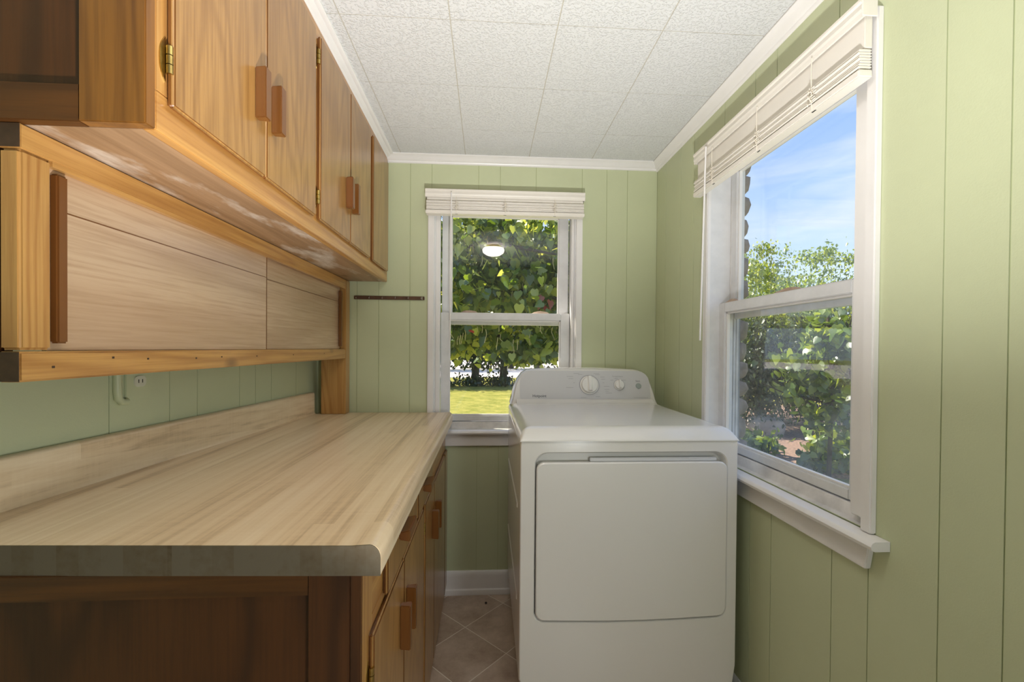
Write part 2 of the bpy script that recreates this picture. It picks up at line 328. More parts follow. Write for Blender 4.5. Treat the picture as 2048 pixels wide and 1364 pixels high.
# ------------------------------------------------------------------ mesh builder
class MB:
    def __init__(s): s.bm = bmesh.new()
    def box(s, x0, x1, y0, y1, z0, z1):
        vs = [s.bm.verts.new((x, y, z)) for x in (x0, x1) for y in (y0, y1) for z in (z0, z1)]
        for f in ((0, 1, 3, 2), (4, 6, 7, 5), (0, 4, 5, 1), (2, 3, 7, 6), (0, 2, 6, 4), (1, 5, 7, 3)):
            s.bm.faces.new([vs[i] for i in f])
        return s
    def hexa(s, p):
        vs = [s.bm.verts.new(q) for q in p]     # bottom 4 ccw, top 4 ccw
        for f in ((3, 2, 1, 0), (4, 5, 6, 7), (0, 1, 5, 4), (1, 2, 6, 5), (2, 3, 7, 6), (3, 0, 4, 7)):
            s.bm.faces.new([vs[i] for i in f])
        return s
    def loft(s, secs, cap=True, closed=True):
        R = [[s.bm.verts.new(q) for q in sec] for sec in secs]
        n = len(R[0])
        for a, b in zip(R[:-1], R[1:]):
            for i in range(n if closed else n - 1):
                j = (i + 1) % n
                s.bm.faces.new((a[i], a[j], b[j], b[i]))
        if cap:
            s.bm.faces.new(R[0][::-1]); s.bm.faces.new(R[-1])
        return s
    def prism(s, prof, axis, a0, a1):
        def P(u, v, a): return {'X': (a, u, v), 'Y': (u, a, v), 'Z': (u, v, a)}[axis]
        return s.loft([[P(u, v, a0) for u, v in prof], [P(u, v, a1) for u, v in prof]])
    def tube(s, pts, r, n=8):
        pts = [Vector(p) for p in pts]; secs = []
        for i, p in enumerate(pts):
            d = (pts[min(i + 1, len(pts) - 1)] - pts[max(i - 1, 0)]).normalized()
            a = d.orthogonal() if i == 0 else (secs_a - d * secs_a.dot(d))
            a.normalize(); secs_a = a; b = d.cross(a)
            rr = r[i] if isinstance(r, (list, tuple)) else r
            secs.append([p + (a * math.cos(t) + b * math.sin(t)) * rr for t in (2 * math.pi * k / n for k in range(n))])
        return s.loft(secs)
    def lathe(s, prof, c, axis='Z', n=32, tilt=None):
        secs = []
        for rr, h in prof:
            sec = []
            for k in range(n):
                t = 2 * math.pi * k / n
                q = Vector((rr * math.cos(t), rr * math.sin(t), h))
                if tilt is not None: q = tilt @ q
                sec.append(Vector(c) + q)
            secs.append(sec)
        return s.loft(secs)
    def build(s, name, m, parent=None, bevel=0.0, seg=2, smooth=False, angle=40, kind=None, label=None, edge=None):
        bm = s.bm
        bmesh.ops.recalc_face_normals(bm, faces=bm.faces)
        if bevel > 0:
            es = [e for e in bm.edges if len(e.link_faces) == 2 and e.calc_face_angle(0) > math.radians(30)]
            bmesh.ops.bevel(bm, geom=es, offset=bevel, segments=seg, affect='EDGES', clamp_overlap=True)
        off = Vector((0, 0, H))
        if parent is not None: off = off - root_loc(parent)
        bmesh.ops.translate(bm, verts=bm.verts, vec=off)
        if smooth:
            for f in bm.faces: f.smooth = True
            for e in bm.edges:
                if len(e.link_faces) == 2 and e.calc_face_angle(0) > math.radians(angle): e.smooth = False
        me = bpy.data.meshes.new(name); bm.to_mesh(me); bm.free()
        me.materials.append(m)
        if edge:
            me.materials.append(edge)
            for p in me.polygons:
                if abs(p.normal.x) < 0.6: p.material_index = 1
        o = bpy.data.objects.new(name, me); COL.objects.link(o)
        if parent is not None: o.parent = parent
        if kind: o['kind'] = kind
        if label: o['label'] = label
        return o
def root_loc(o):
    v = Vector((0, 0, 0))
    while o is not None: v = v + o.location; o = o.parent
    return v
def tag(o, label, cat, group=None, kind=None):
    o['label'] = label; o['category'] = cat
    if group: o['group'] = group
    if kind: o['kind'] = kind
    return o
def empty(name, loc, label=None, cat=None, group=None, kind=None):
    o = bpy.data.objects.new(name, None); COL.objects.link(o)
    o.location = (loc[0], loc[1], loc[2] + H); o.empty_display_size = 0.1
    if label: o['label'] = label
    if cat: o['category'] = cat
    if group: o['group'] = group
    if kind: o['kind'] = kind
    return o
FZ = -H                        # floor, measured from the eye
CZ = 0.9197                    # ceiling
YB, XR = 2.13, 0.844           # far wall, right wall
Y0 = -1.8                      # rear end of the room
def wl(y): return -0.815 - 0.084 * (YB - y)    # left wall runs slightly out of square

# ------------------------------------------------------------------ floor
fl = empty('floor', (0, 0, FZ), kind='structure')
MB().box(-1.3, 1.05, Y0 - 0.1, YB + 0.1, FZ - 0.06, FZ - 0.0006).build('grout_bed', M['grout'], fl)
TS, ox, oy = 0.2395, -0.086, 1.868
c45 = math.sqrt(0.5)
clipx, clipy = (-1.12, XR), (Y0, YB)
def clip_poly(P, lo, hi, ax):
    for side, lim in ((1, lo), (-1, hi)):
        out = []
        for i in range(len(P)):
            a, b = P[i], P[(i + 1) % len(P)]
            ia, ib = side * (a[ax] - lim) >= 0, side * (b[ax] - lim) >= 0
            if ia: out.append(a)
            if ia != ib:
                t = (lim - a[ax]) / (b[ax] - a[ax]); out.append(tuple(a[k] + t * (b[k] - a[k]) for k in (0, 1)))
        P = out
        if not P: return P
    return P
for i in range(-14, 15):
    for j in range(-14, 15):
        g = 0.0019
        P = []
        for du, dv in ((g, g), (TS - g, g), (TS - g, TS - g), (g, TS - g)):
            u, v = i * TS + du, j * TS + dv
            P.append((ox + (u - v) * c45, oy + (u + v) * c45))
        P = clip_poly(P, *clipx, 0)
        if P: P = clip_poly(P, *clipy, 1)
        if len(P) < 3: continue
        MB().prism(P, 'Z', FZ - 0.004, FZ).build('tile', M['tile'], fl)

# ------------------------------------------------------------------ ceiling: foot-square stippled tiles
ce = empty('ceiling', (0, 0, CZ), kind='structure')
MB().box(-1.3, 1.05, Y0 - 0.1, YB + 0.1, CZ + 0.0012, CZ + 0.05).build('backing_board', M['ceilgap'], ce)
T = 0.3048
for i in range(-3, 5):
    for j in range(-11, 4):
        x0, x1 = -0.4147 + i * T, -0.4147 + (i + 1) * T
        y0, y1 = 1.232 + j * T, 1.232 + (j + 1) * T
        x0, x1 = max(x0, -1.2), min(x1, XR + 0.01); y0, y1 = max(y0, Y0), min(y1, YB)
        if x1 - x0 < 0.02 or y1 - y0 < 0.02: continue
        g = 0.0016
        MB().box(x0 + g, x1 - g, y0 + g, y1 - g, CZ, CZ + 0.001).build('ceiling_tile', M['ceil'], ce)

# ------------------------------------------------------------------ walls: boards with grooves between, cut round the windows
def rects_minus(u0, u1, z0, z1, hole):
    if hole is None or u1 <= hole[0] or u0 >= hole[1]: return [(u0, u1, z0, z1)]
    out = []
    if u0 < hole[0]: out.append((u0, hole[0], z0, z1))
    if u1 > hole[1]: out.append((hole[1], u1, z0, z1))
    a, b = max(u0, hole[0]), min(u1, hole[1])
    out.append((a, b, z0, hole[2])); out.append((a, b, hole[3], z1))
    return out
W1 = dict(u0=-0.260, u1=0.435, z0=-0.40, z1=0.712)      # opening in the far wall (x)
W2 = dict(u0=0.915, u1=1.612, z0=-0.40, z1=0.712)       # opening in the right wall (y)
def board_wall(name, joints, lo, hi, place, hole, core):
    w = empty(name, (0, 0, FZ), kind='structure')
    js = [lo] + [j for j in sorted(joints) if lo < j < hi] + [hi]
    for a, b in zip(js[:-1], js[1:]):
        mb = MB(); g = 0.0013
        for (p, q, z0, z1) in rects_minus(a + g, b - g, FZ, CZ, hole): place(mb, p, q, z0, z1)
        mb.build('wall_board', M['green'], w)
    mb = MB()
    core(mb); mb.build('wall_core', M['groove'], w)
    return w
h1 = (W1['u0'], W1['u1'], W1['z0'], W1['z1']); h2 = (W2['u0'], W2['u1'], W2['z0'], W2['z1'])
def core_back(mb):
    for (p, q, z0, z1) in rects_minus(-1.2, XR + 0.108, FZ - 0.4, CZ + 0.25, h1): mb.box(p, q, YB + 0.0025, YB + 0.17, z0, z1)
def core_right(mb):
    for (p, q, z0, z1) in rects_minus(Y0 - 0.1, YB, FZ - 0.4, CZ + 0.25, h2): mb.box(XR + 0.0025, XR + 0.108, p, q, z0, z1)
board_wall('wall_back', [-0.627, -0.524, -0.376, -0.273, -0.047, 0.059, 0.235, 0.464, 0.588, 0.692], -0.85, XR,
           lambda mb, p, q, z0, z1: mb.box(p, q, YB, YB + 0.006, z0, z1), h1, core_back)
board_wall('wall_right', [-1.5, -1.2, -0.95, -0.75, -0.5, -0.2, 0.0, 0.22, 0.32, 0.45, 0.655, 0.757, 0.905, 1.006, 1.232, 1.335, 1.512, 1.739, 1.86, 2.02], Y0, YB,
           lambda mb, p, q, z0, z1: mb.box(XR, XR + 0.006, p, q, z0, z1), h2, core_right)
def place_left(mb, p, q, z0, z1):
    mb.hexa([(wl(p) - 0.006, p, z0), (wl(p), p, z0), (wl(q), q, z0), (wl(q) - 0.006, q, z0),
             (wl(p) - 0.006, p, z1), (wl(p), p, z1), (wl(q), q, z1), (wl(q) - 0.006, q, z1)])
def core_left(mb):
    p, q = Y0, YB + 0.1
    mb.hexa([(wl(p) - 0.12, p, FZ - .4), (wl(p) - 0.0025, p, FZ - .4), (wl(q) - 0.0025, q, FZ - .4), (wl(q) - 0.12, q, FZ - .4),
             (wl(p) - 0.12, p, CZ + .25), (wl(p) - 0.0025, p, CZ + .25), (wl(q) - 0.0025, q, CZ + .25), (wl(q) - 0.12, q, CZ + .25)])
board_wall('wall_left', [-1.4, -1.1, -0.8, -0.5, -0.2, 0.1, 0.3, 0.5, 0.72, 0.86, 1.09, 1.267, 1.37, 1.565, 1.655, 1.755, 1.94], Y0, YB, place_left, None, core_left)
board_wall('wall_front', [-0.9, -0.6, -0.3, 0, 0.3, 0.6], -1.3, 1.0,
           lambda mb, p, q, z0, z1: mb.box(p, q, Y0 - 0.006, Y0, z0, z1), None, lambda mb: mb.box(-1.4, 1.05, Y0 - 0.1, Y0 - 0.0075, FZ - .1, CZ + .25))

# crown mouldings (a stepped cove) and baseboards
def crown_prof(n, dz, dx):   # offsets from the corner: (out from wall, down from ceiling)
    return [(0, 0), (dx, 0), (dx, 0.004), (dx * .86, 0.007), (dx * .60, dz * .38), (dx * .50, dz * .60), (dx * .22, dz * .74), (dx * .18, dz * .90), (dx * .08, dz), (0, dz)]
t1 = MB().prism([(YB - a, CZ - b) for a, b in crown_prof(0, 0.030, 0.050)], 'X', -0.50, XR).build('trim_1', M['white'], smooth=True, kind='structure')
t2 = MB().prism([(XR - a, CZ - b) for a, b in crown_prof(0, 0.034, 0.040)], 'Y', Y0, YB).build('trim_2', M['white'], smooth=True, kind='structure')
t3 = MB().prism([(-0.485 + a, CZ - b) for a, b in crown_prof(0, 0.017, 0.036)], 'Y', 0.60, YB - 0.005).build('trim_3', M['white'], smooth=True, kind='structure')
def bb_prof(z): return [(0, z), (0.022, z), (0.024, z + 0.010), (0.020, z + 0.024), (0.013, z + 0.028), (0.012, z + 0.09), (0.010, z + 0.104), (0.004, z + 0.112), (0, z + 0.112)]
MB().prism([(YB - a, b) for a, b in bb_prof(FZ)], 'X', -0.198, XR).build('baseboard_back', M['white'], smooth=True, kind='structure')
MB().prism([(XR - a, b) for a, b in bb_prof(FZ)], 'Y', Y0, YB - 0.024).build('baseboard_right', M['white'], smooth=True, kind='structure')

# roof over the house, seen only as the shade it gives
rf = MB().box(-1.6, 1.25, Y0 - 0.4, YB + 0.42, CZ + 0.26, CZ + 0.34).build('roof', M['roof'], kind='structure')

# ------------------------------------------------------------------ double-hung windows
def window(n, W, axis, s0, s1, g0, g1, dirty, casings, stool):
    # local (u, o, z): u along the wall, o outwards from the wall face
    if axis == 'X': P = lambda u, o, z: (u, YB + o, z); c = (0.0875, YB, W['z0'])
    else: P = lambda u, o, z: (XR + o, u, z); c = (XR, 1.29, W['z0'])
    w = empty('window_%d' % n, c, kind='structure')
    def bx(mb, u0, u1, o0, o1, z0, z1):
        if axis == 'X': mb.box(u0, u1, YB + o0, YB + o1, z0, z1)
        else: mb.box(XR + o0, XR + o1, u0, u1, z0, z1)
        return mb
    u0, u1, z0, z1 = W['u0'], W['u1'], W['z0'], W['z1']
    (a0, a1), (b0, b1) = casings
    bx(MB(), a0, a1, -0.014, 0.002, z0 + 0.002, z1 + 0.03).build('casing', M['white'], w, bevel=0.003)
    bx(MB(), b0, b1, -0.014, 0.002, z0 + 0.002, z1 + 0.03).build('casing', M['white'], w, bevel=0.003)
    bx(MB(), a1, b0, -0.014, 0.002, z1 - 0.02, z1 + 0.03).build('head_casing', M['white'], w, bevel=0.003)
    # jamb, stops and tracks
    for s, uu, sash in ((1, u0, s0), (-1, u1, s1)):
        mb = MB(); bx(mb, min(uu, uu + s * 0.006), max(uu, uu + s * 0.006), 0.0, 0.112, z0, z1)
        mb.build('jamb', M['sashw'], w)
        if abs(sash - uu) > 0.008:
            bx(MB(), *sorted((uu + s * 0.006, sash - s * 0.001)), 0.006, 0.038, z0 + 0.02, z1).build('stop_bead', M['white'], w, bevel=0.003)
            bx(MB(), *sorted((uu + s * 0.006, sash - s * 0.004)), 0.040, 0.076, z0 + 0.02, z1).build('track', M['sashw'], w, bevel=0.002)
        mb = MB()
        for k in range(3): bx(mb, *sorted((uu + s * 0.006, uu + s * (0.012 + 0.003 * (k % 2)))), 0.079 + k * 0.013, 0.088 + k * 0.013, z0 + 0.06, z1)
        mb.build('balance_track', M['sill'], w, bevel=0.001, seg=1)
    bx(MB(), u0, u1, 0.0, 0.112, z1 - 0.006, z1).build('head_jamb', M['sashw'], w)
    # sloping old sill and stool, apron
    def Q(u, o, z): return P(u, o, z)
    mb = MB()
    mb.loft([[Q(u, -0.001, z0 - 0.004), Q(u, 0.024, z0 + 0.004), Q(u, 0.036, -0.368), Q(u, 0.16, -0.375), Q(u, 0.16, z0 - 0.03), Q(u, -0.001, z0 - 0.03)] for u in (u0, u1)])
    mb.build('sill', M['sill'], w, bevel=0.001, seg=1)
    q0, q1, ap0, ap1 = stool
    prof = [(-0.001, z0 + 0.001), (-0.034, z0 + 0.001), (-0.040, z0 - 0.002), (-0.0435, z0 - 0.009), (-0.0415, z0 - 0.016), (-0.035, z0 - 0.0195), (-0.001, z0 - 0.0195)]
    MB().loft([[Q(u, o, z) for o, z in prof] for u in (q0, q1)]).build('stool', M['white'], w, smooth=True)
    ta = 0.010
    MB().hexa([Q(ap0 + ta, 0, -0.478), Q(ap1 - ta, 0, -0.478), Q(ap1 - ta, -0.015, -0.478), Q(ap0 + ta, -0.015, -0.478),
               Q(ap0, 0, z0 - 0.0195), Q(ap1, 0, z0 - 0.0195), Q(ap1, -0.015, z0 - 0.0195), Q(ap0, -0.015, z0 - 0.0195)]).build('apron', M['white'], w, bevel=0.002)
    # sashes
    def sash(name, s0, s1, g0, g1, o0, o1, zb, zgb, zgt, zt, glass):
        S = empty(name, (0, 0, 0)); S.parent = w; S.location = (0, 0, 0)
        for k in ((s0, g0), (g1, s1)): bx(MB(), k[0], k[1], o0, o1, zb, zt).build('stile', M['sashw'], S, bevel=0.0025)
        bx(MB(), g0, g1, o0 + .0005, o1, zb, zgb).build('bottom_rail', M['sashw'], S, bevel=0.0025)
        bx(MB(), g0, g1, o0 - .0005, o1, zgt, zt).build('top_rail', M['sashw'], S, bevel=0.0025)
        # glazing bead, sloping in towards the pane
        mb = MB(); om = (o0 + o1) / 2; bw = 0.006
        for (p0, p1, r0, r1) in ((g0, g0 + bw, zgb, zgt), (g1 - bw, g1, zgb, zgt), (g0, g1, zgb, zgb + bw), (g0, g1, zgt - bw, zgt)):
            bx(mb, p0, p1, om - .010, om + .002, r0, r1)
        mb.build('glazing_bead', M['white'], S, bevel=0.001, seg=1)
        bx(MB(), g0 + 0.002, g1 - 0.002, om + 0.002, om + 0.005, zgb + 0.002, zgt - 0.002).build('glass_pane', glass, S)
        return S
    sash('lower_sash', s0, s1, g0, g1, 0.040, 0.074, -0.365, -0.338, 0.140, 0.176, M['glassdirty'] if dirty else M['glass'])
    sash('upper_sash', s0 + 0.001, s1 - 0.001, g0 + 0.006, g1 - 0.004, 0.080, 0.112, 0.118, 0.150, 0.668, 0.706, M['glass'])
    # outside lining and storm frame
    mb = MB()
    bx(mb, u0, u0 + 0.008, 0.113, 0.130, z0, z1); bx(mb, u1 - 0.004, u1 + .01, 0.113, 0.124, z0, z1); bx(mb, u0, u1, 0.113, 0.130, z1 - 0.02, z1)
    mb.build('storm_frame', M['extr'], w)
    # two curls of brown paper on the lower sash's top rail
    for (uc, ln) in ((s0 + 0.14, 0.085), (s0 + 0.50, 0.085)) if axis == 'X' else ((s1 - 0.05, 0.075), (s1 - 0.35, 0.12)):
        mb = MB(); secs = []
        for k in range(9):
            f = k / 8; u = uc + (f - .5) * ln; hgt = 0.002 + 0.011 * math.sin(math.pi * f) ** .6 + random.uniform(-.001, .001)
            secs.append([Q(u, 0.052, 0.1765), Q(u, 0.070, 0.1765), Q(u, 0.066, 0.1765 + hgt), Q(u, 0.060, 0.1765 + hgt)])
        mb.loft(secs); mb.build('paper_curl', M['paper'], w)
    return w
window(1, W1, 'X', -0.231, 0.415, -0.190, 0.369, False, ((-0.289, -0.260), (0.435, 0.466)), (-0.30, 0.50, -0.285, 0.47))
window(2, W2, 'Y', 0.965, 1.609, 1.006, 1.570, True, ((0.887, 0.914), (1.602, 1.632)), (0.853, 1.66, 0.888, 1.625))

# ------------------------------------------------------------------ raised faux-wood blinds
def blind(axis, u0, u1, ztop, drop, wand_u, lad, label, face):
    # face = coordinate of the valance front; depth runs back to the wall
    if axis == 'X': P = lambda u, d, z: (u, face + d, z); c = ((u0 + u1) / 2, YB, ztop)
    else: P = lambda u, d, z: (face + d, u, z); c = (XR, (u0 + u1) / 2, ztop)
    dep = (YB - 0.016 - face) if axis == 'X' else (XR - 0.016 - face)
    b = empty('window_blind', c, label, 'blind', 'raised cream window blinds')
    def bx(mb, a0, a1, d0, d1, z0, z1):
        if axis == 'X': mb.box(a0, a1, face + d0, face + d1, z0, z1)
        else: mb.box(face + d0, face + d1, a0, a1, z0, z1)
        return mb
    pr = [(0.0, ztop), (0.004, ztop - 0.001), (dep, ztop - 0.001), (dep, ztop - 0.006), (0.012, ztop - 0.008), (0.012, ztop - 0.036), (0.006, ztop - 0.037),
          (0.004, ztop - 0.028), (0.0015, ztop - 0.022), (0.0035, ztop - 0.010), (0.0, ztop - 0.006)]
    MB().loft([[P(u, d, z) for d, z in pr] for u in (u0, u1)]).build('valance', M['blind'], b)
    for e0, e1 in ((u0 - 0.001, u0 + 0.002), (u1 - 0.002, u1 + 0.001)):
        bx(MB(), e0, e1, 0.004, dep, ztop - 0.036, ztop - 0.002).build('end_cap', M['blind'], b, bevel=0.0008, seg=1)
    bx(MB(), u0 + 0.006, u1 - 0.006, 0.016, dep - .004, ztop - (0.050 if axis == 'X' else 0.100), ztop - 0.009).build('headrail', M['blind'], b, bevel=0.002)
    zs0 = ztop - (0.053 if axis == 'X' else 0.103)
    zbot = ztop - drop
    n = 7; lo = zbot + 0.020; step = (zs0 - lo) / n
    for k in range(n):
        z = lo + (k + 0.1) * step; th = step * 0.84; sh = 0.0012 * ((k * 37) % 5 - 2)
        prf = [(0.004 + sh, z), (0.0025 + sh, z + th / 2), (0.004 + sh, z + th), (dep - 0.010, z + th), (dep - 0.006, z + th / 2), (dep - 0.010, z)]
        MB().loft([[P(u, d, zz) for d, zz in prf] for u in (u0 + 0.005, u1 - 0.005)]).build('slat', M['blind'], b, bevel=0.0006, seg=1)
    br = bx(MB(), u0 + 0.002, u1 - 0.002, 0.0, dep - 0.006, zbot, zbot + 0.018).build('bottom_rail', M['blind'], b, bevel=0.003)
    for q in lad:
        mb = MB()
        mb.tube([P(q, -0.0015, ztop - 0.036), P(q + 0.001, -0.002, ztop - 0.060), P(q, -0.001, zbot + 0.002)], 0.0011, 6)
        for k in range(7):
            zc = zs0 - 0.006 - k * (zs0 - zbot - 0.02) / 7
            cc = q + 0.006 * math.sin(k * 2.4)
            mb.tube([P(cc - 0.008, 0.000, zc), P(cc - 0.003, -0.004, zc - 0.004), P(cc + 0.004, -0.0035, zc + 0.002), P(cc + 0.008, 0.0, zc - 0.003)], 0.0012, 6)
        mb.build('ladder_cord', M['cord'], b, smooth=True)
        bx(MB(), q - 0.006, q + 0.006, 0.004, 0.007, zbot - 0.001, zbot).build('cord_plug', M['black'], b)
    wt = P(wand_u, -0.006, ztop - 0.018); wb = P(wand_u - 0.002 if axis == 'X' else wand_u + 0.018, -0.010, 0.034)
    o = MB().tube([wt, wb], 0.0034, 6).build('wand', M['white'], b, smooth=True)
    MB().tube([P(wand_u, -0.001, ztop - 0.012), P(wand_u, -0.006, ztop - 0.014), P(wand_u, -0.006, ztop - 0.024)], 0.0016, 6).build('wand_hook', M['steel'], b, smooth=True)
    return b
blind('X', -0.296, 0.465, 0.748, 0.115, -0.173, (-0.150, 0.080, 0.318), 'cream slatted blind raised above the far window behind the dryer', YB - 0.068)
blind('Y', 0.886, 1.640, 0.752, 0.165, 1.530, (1.494, 1.239, 1.023), 'cream slatted blind raised above the right-hand window under the crown moulding', 0.790)

# ------------------------------------------------------------------ wooden pulls
def pull_bar(parent, face, y, z0, z1, name='handle'):
    # upright bar, flaring outwards
    MB().prism([(face, y - 0.0075), (face, y + 0.0075), (face + 0.024, y + 0.0115), (face + 0.024, y - 0.0115)], 'Z', z0, z1).build(name, M['pull'], parent, bevel=0.002)
def hinge(parent, yf, z0, z1, xf, xd, side=1):
    # leaf plate on the frame with a rolled knuckle against the door edge
    h = empty('hinge', (0, 0, 0)); h.parent = parent; h.location = (0, 0, 0)
    zc, hh = (z0 + z1) / 2, (z1 - z0) / 2
    prof = []
    for k in range(13):
        t = -1 + 2 * k / 12
        prof.append((yf - side * 0.0115 * (1 - abs(t) ** 2.6), zc + hh * t))
    pts = prof + [(yf, z1), (yf, z0)]
    MB().loft([[(x, a, b) for a, b in pts] for x in (xf, xf + 0.0018)]).build('leaf_plate', M['brass'], h)
    kz = hh * 0.62
    for k in range(3):
        a = zc - kz + k * 2 * kz / 3
        MB().tube([(xf + 0.0062, yf + side * 0.002, a + .0006), (xf + 0.0062, yf + side * 0.002, a + 2 * kz / 3 - .0006)], 0.0048, 12).build('knuckle', M['brass'], h, smooth=True)
    return h

# ------------------------------------------------------------------ upper wall cabinet
XU = -0.483
uc = empty('wall_cabinet', (XU, 1.4, 0.3135), 'long honey varnished wall cabinet hung under the ceiling on the left', 'cabinet')
zb, zt = 0.3135, CZ - 0.002
YE = 2.118
MB().box(XU - 0.019, XU, 0.662, YE, zb, 0.372).build('bottom_rail', M['frameY'], uc, bevel=0.0015)
MB().box(XU - 0.019, XU, 0.662, YE, 0.855, zt).build('top_rail', M['frameY'], uc, bevel=0.0015)
for a, b in ((0.662, 0.690), (1.215, 1.262), (1.775, 1.832), (2.085, YE)):
    MB().box(XU - 0.019, XU, a, b, 0.372, 0.855).build('stile', M['frameZ'], uc, bevel=0.0015)
# near end: framed and panelled
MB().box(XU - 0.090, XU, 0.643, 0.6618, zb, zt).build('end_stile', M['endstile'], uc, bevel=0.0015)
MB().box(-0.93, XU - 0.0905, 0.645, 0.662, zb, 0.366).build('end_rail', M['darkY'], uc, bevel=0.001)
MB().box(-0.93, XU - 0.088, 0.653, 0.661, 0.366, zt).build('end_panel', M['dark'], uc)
MB().box(-0.93, XU - 0.02, 0.664, YE - 0.002, zb + 0.001, zb + 0.018).build('underside_board', M['under'], uc, label='bare weathered underside board with white stains')
MB().box(-0.80, XU - 0.02, YE - 0.020, YE - 0.001, zb + 0.02, zt).build('far_end_panel', M['dark'], uc)
XF = XU + 0.0128
def udoor(y0, y1, hy, side, hinges):
    d = MB().box(XU + 0.0005, XF, y0, y1, 0.357, 0.870).build('door', M['door'], uc, bevel=0.004, seg=3, edge=M['edge'])
    if hy: pull_bar(d, XF, hy, 0.461, 0.564)
    for hz in hinges: hinge(d, (y0 - 0.001) if side > 0 else (y1 + 0.001), hz[0], hz[1], XU, XF, side)
udoor(0.680, 0.951, 0.913, 1, ((0.392, 0.460),))
udoor(0.953, 1.220, 0.979, -1, ())
udoor(1.251, 1.517, 1.477, 1, ((0.389, 0.452), (0.779, 0.846)))
udoor(1.519, 1.775, 1.540, -1, ((0.390, 0.430),))
udoor(1.816, 2.085, None, 1, ())

# ------------------------------------------------------------------ sliding-door cabinet below it
XS = -0.660
sc_ = empty('sliding_door_cabinet', (XS, 1.35, -0.055), 'shallow cabinet with two plywood sliding doors, paled for window glare, under the wall cabinet', 'cabinet')
MB().box(XS - 0.030, XS, 0.654, 2.066, 0.278, 0.3128).build('top_rail', M['frameY'], sc_, bevel=0.0015)
MB().box(XS - 0.030, XS, 0.652, 2.066, -0.054, -0.010).build('bottom_rail', M['frameY'], sc_, bevel=0.003)
MB().box(XS - 0.0295, XS - 0.0005, 0.6512, 0.6522, -0.053, -0.011).build('rail_end_grain', M['grain'], sc_)
MB().box(XS - 0.0295, XS - 0.0005, 0.6530, 0.6540, 0.279, 0.3122).build('rail_end_grain', M['grain'], sc_)
MB().box(XS - 0.030, XS - 0.001, 0.654, 0.700, -0.0085, 0.2775).build('stile', M['frameZ'], sc_, bevel=0.004, seg=3)
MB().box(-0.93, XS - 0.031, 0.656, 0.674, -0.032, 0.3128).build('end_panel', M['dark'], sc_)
MB().box(-0.80, XS - 0.03, 0.676, 2.03, -0.032, -0.016).build('bottom_board', M['under'], sc_)
MB().box(-0.875, XS - 0.030, 0.676, 2.03, 0.298, 0.3125).build('top_board', M['under'], sc_)
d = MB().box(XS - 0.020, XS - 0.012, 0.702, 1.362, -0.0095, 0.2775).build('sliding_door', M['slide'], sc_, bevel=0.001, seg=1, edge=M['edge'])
MB().box(XS - 0.0305, XS - 0.0298, 1.364, 1.376, -0.0095, 0.2775).build('door_gap', M['black'], sc_)
MB().box(XS - 0.0208, XS - 0.0115, 1.3622, 1.3655, -0.0095, 0.2775).build('door_edge', M['edge'], d)
# scored line across the doors
MB().prism([(XS - 0.0125, 0.711), (XS - 0.0118, 0.713), (XS - 0.0125, 0.715)], 'Z', 0, 0.001).bm.free()
def batten(par, y0, y1, z0, z1, x): MB().box(x, x + 0.013, y0, y1, z0, z1).build('handle', M['pull'], par, bevel=0.0025)
batten(d, 0.706, 0.724, 0.002, 0.262, XS - 0.012)
MB().box(XS - 0.0122, XS - 0.0114, 0.728, 1.366, 0.2085, 0.2105).build('scored_line', M['pull'], d)
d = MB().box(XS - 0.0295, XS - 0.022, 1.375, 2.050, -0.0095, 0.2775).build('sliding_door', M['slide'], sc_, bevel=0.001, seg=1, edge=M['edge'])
batten(d, 2.028, 2.046, 0.002, 0.258, XS - 0.021)
MB().box(XS - 0.0212, XS - 0.0204, 1.376, 2.024, 0.2065, 0.2085).build('scored_line', M['pull'], d)
MB().box(-0.772, XS + 0.001, 2.0665, 2.122, -0.3142, 0.3128).build('post', M['frameZ'], sc_, bevel=0.002)
MB().box(XS - 0.012, XS - 0.001, 0.7005, 2.066, 0.2700, 0.2778).build('door_track', M['frameY'], sc_)

for k, (ny, nz) in enumerate(((0.700, -0.034), (0.806, -0.022), (0.885, -0.026), (1.025, -0.028), (1.12, -0.027), (1.285, -0.028), (1.52, -0.028), (1.80, -0.027))):
    MB().box(XS - 0.001, XS + 0.0004, ny - 0.0022, ny + 0.0022, nz - 0.0018, nz + 0.0018).build('nail_head', M['grain'], sc_)
# ------------------------------------------------------------------ base cabinet
XB = -0.200
bc = empty('base_cabinet', (XB, 1.4, FZ), 'honey wood base cabinet with drawers and doors under the laminate worktop', 'cabinet')
YN = 0.712
ZT = -0.3625
MB().box(XB - 0.019, XB, YN + .002, YE, ZT - 0.020, ZT - .0004).build('top_rail', M['frameY'], bc, bevel=0.001)
MB().box(XB - 0.019, XB, YN + .002, YE, -0.512, -0.472).build('middle_rail', M['frameY'], bc, bevel=0.001)
MB().box(XB - 0.019, XB, YN + .002, YE, FZ + 0.001, FZ + 0.07).build('plinth_rail', M['frameY'], bc, bevel=0.001)
for a, b in ((YN, 0.775), (1.325, 1.385), (1.985, YE)):
    MB().box(XB - 0.019, XB + 0.0004, a, b, FZ + 0.001, ZT).build('stile', M['frameZ'], bc, bevel=0.0015, edge=M['dark'])  # side faces take the stained wood with shade in its colour
MB().box(XB - 0.019, XB, 1.185, 1.245, -0.472, ZT - 0.02).build('drawer_stile', M['frameZ'], bc, bevel=0.001)
for a, b in ((0.7755, 0.870), (1.530, 1.9845)):
    MB().box(XB - 0.0185, XB - 0.0002, a, b, -0.4715, ZT - 0.0205).build('drawer_row_board', M['frameY'], bc)
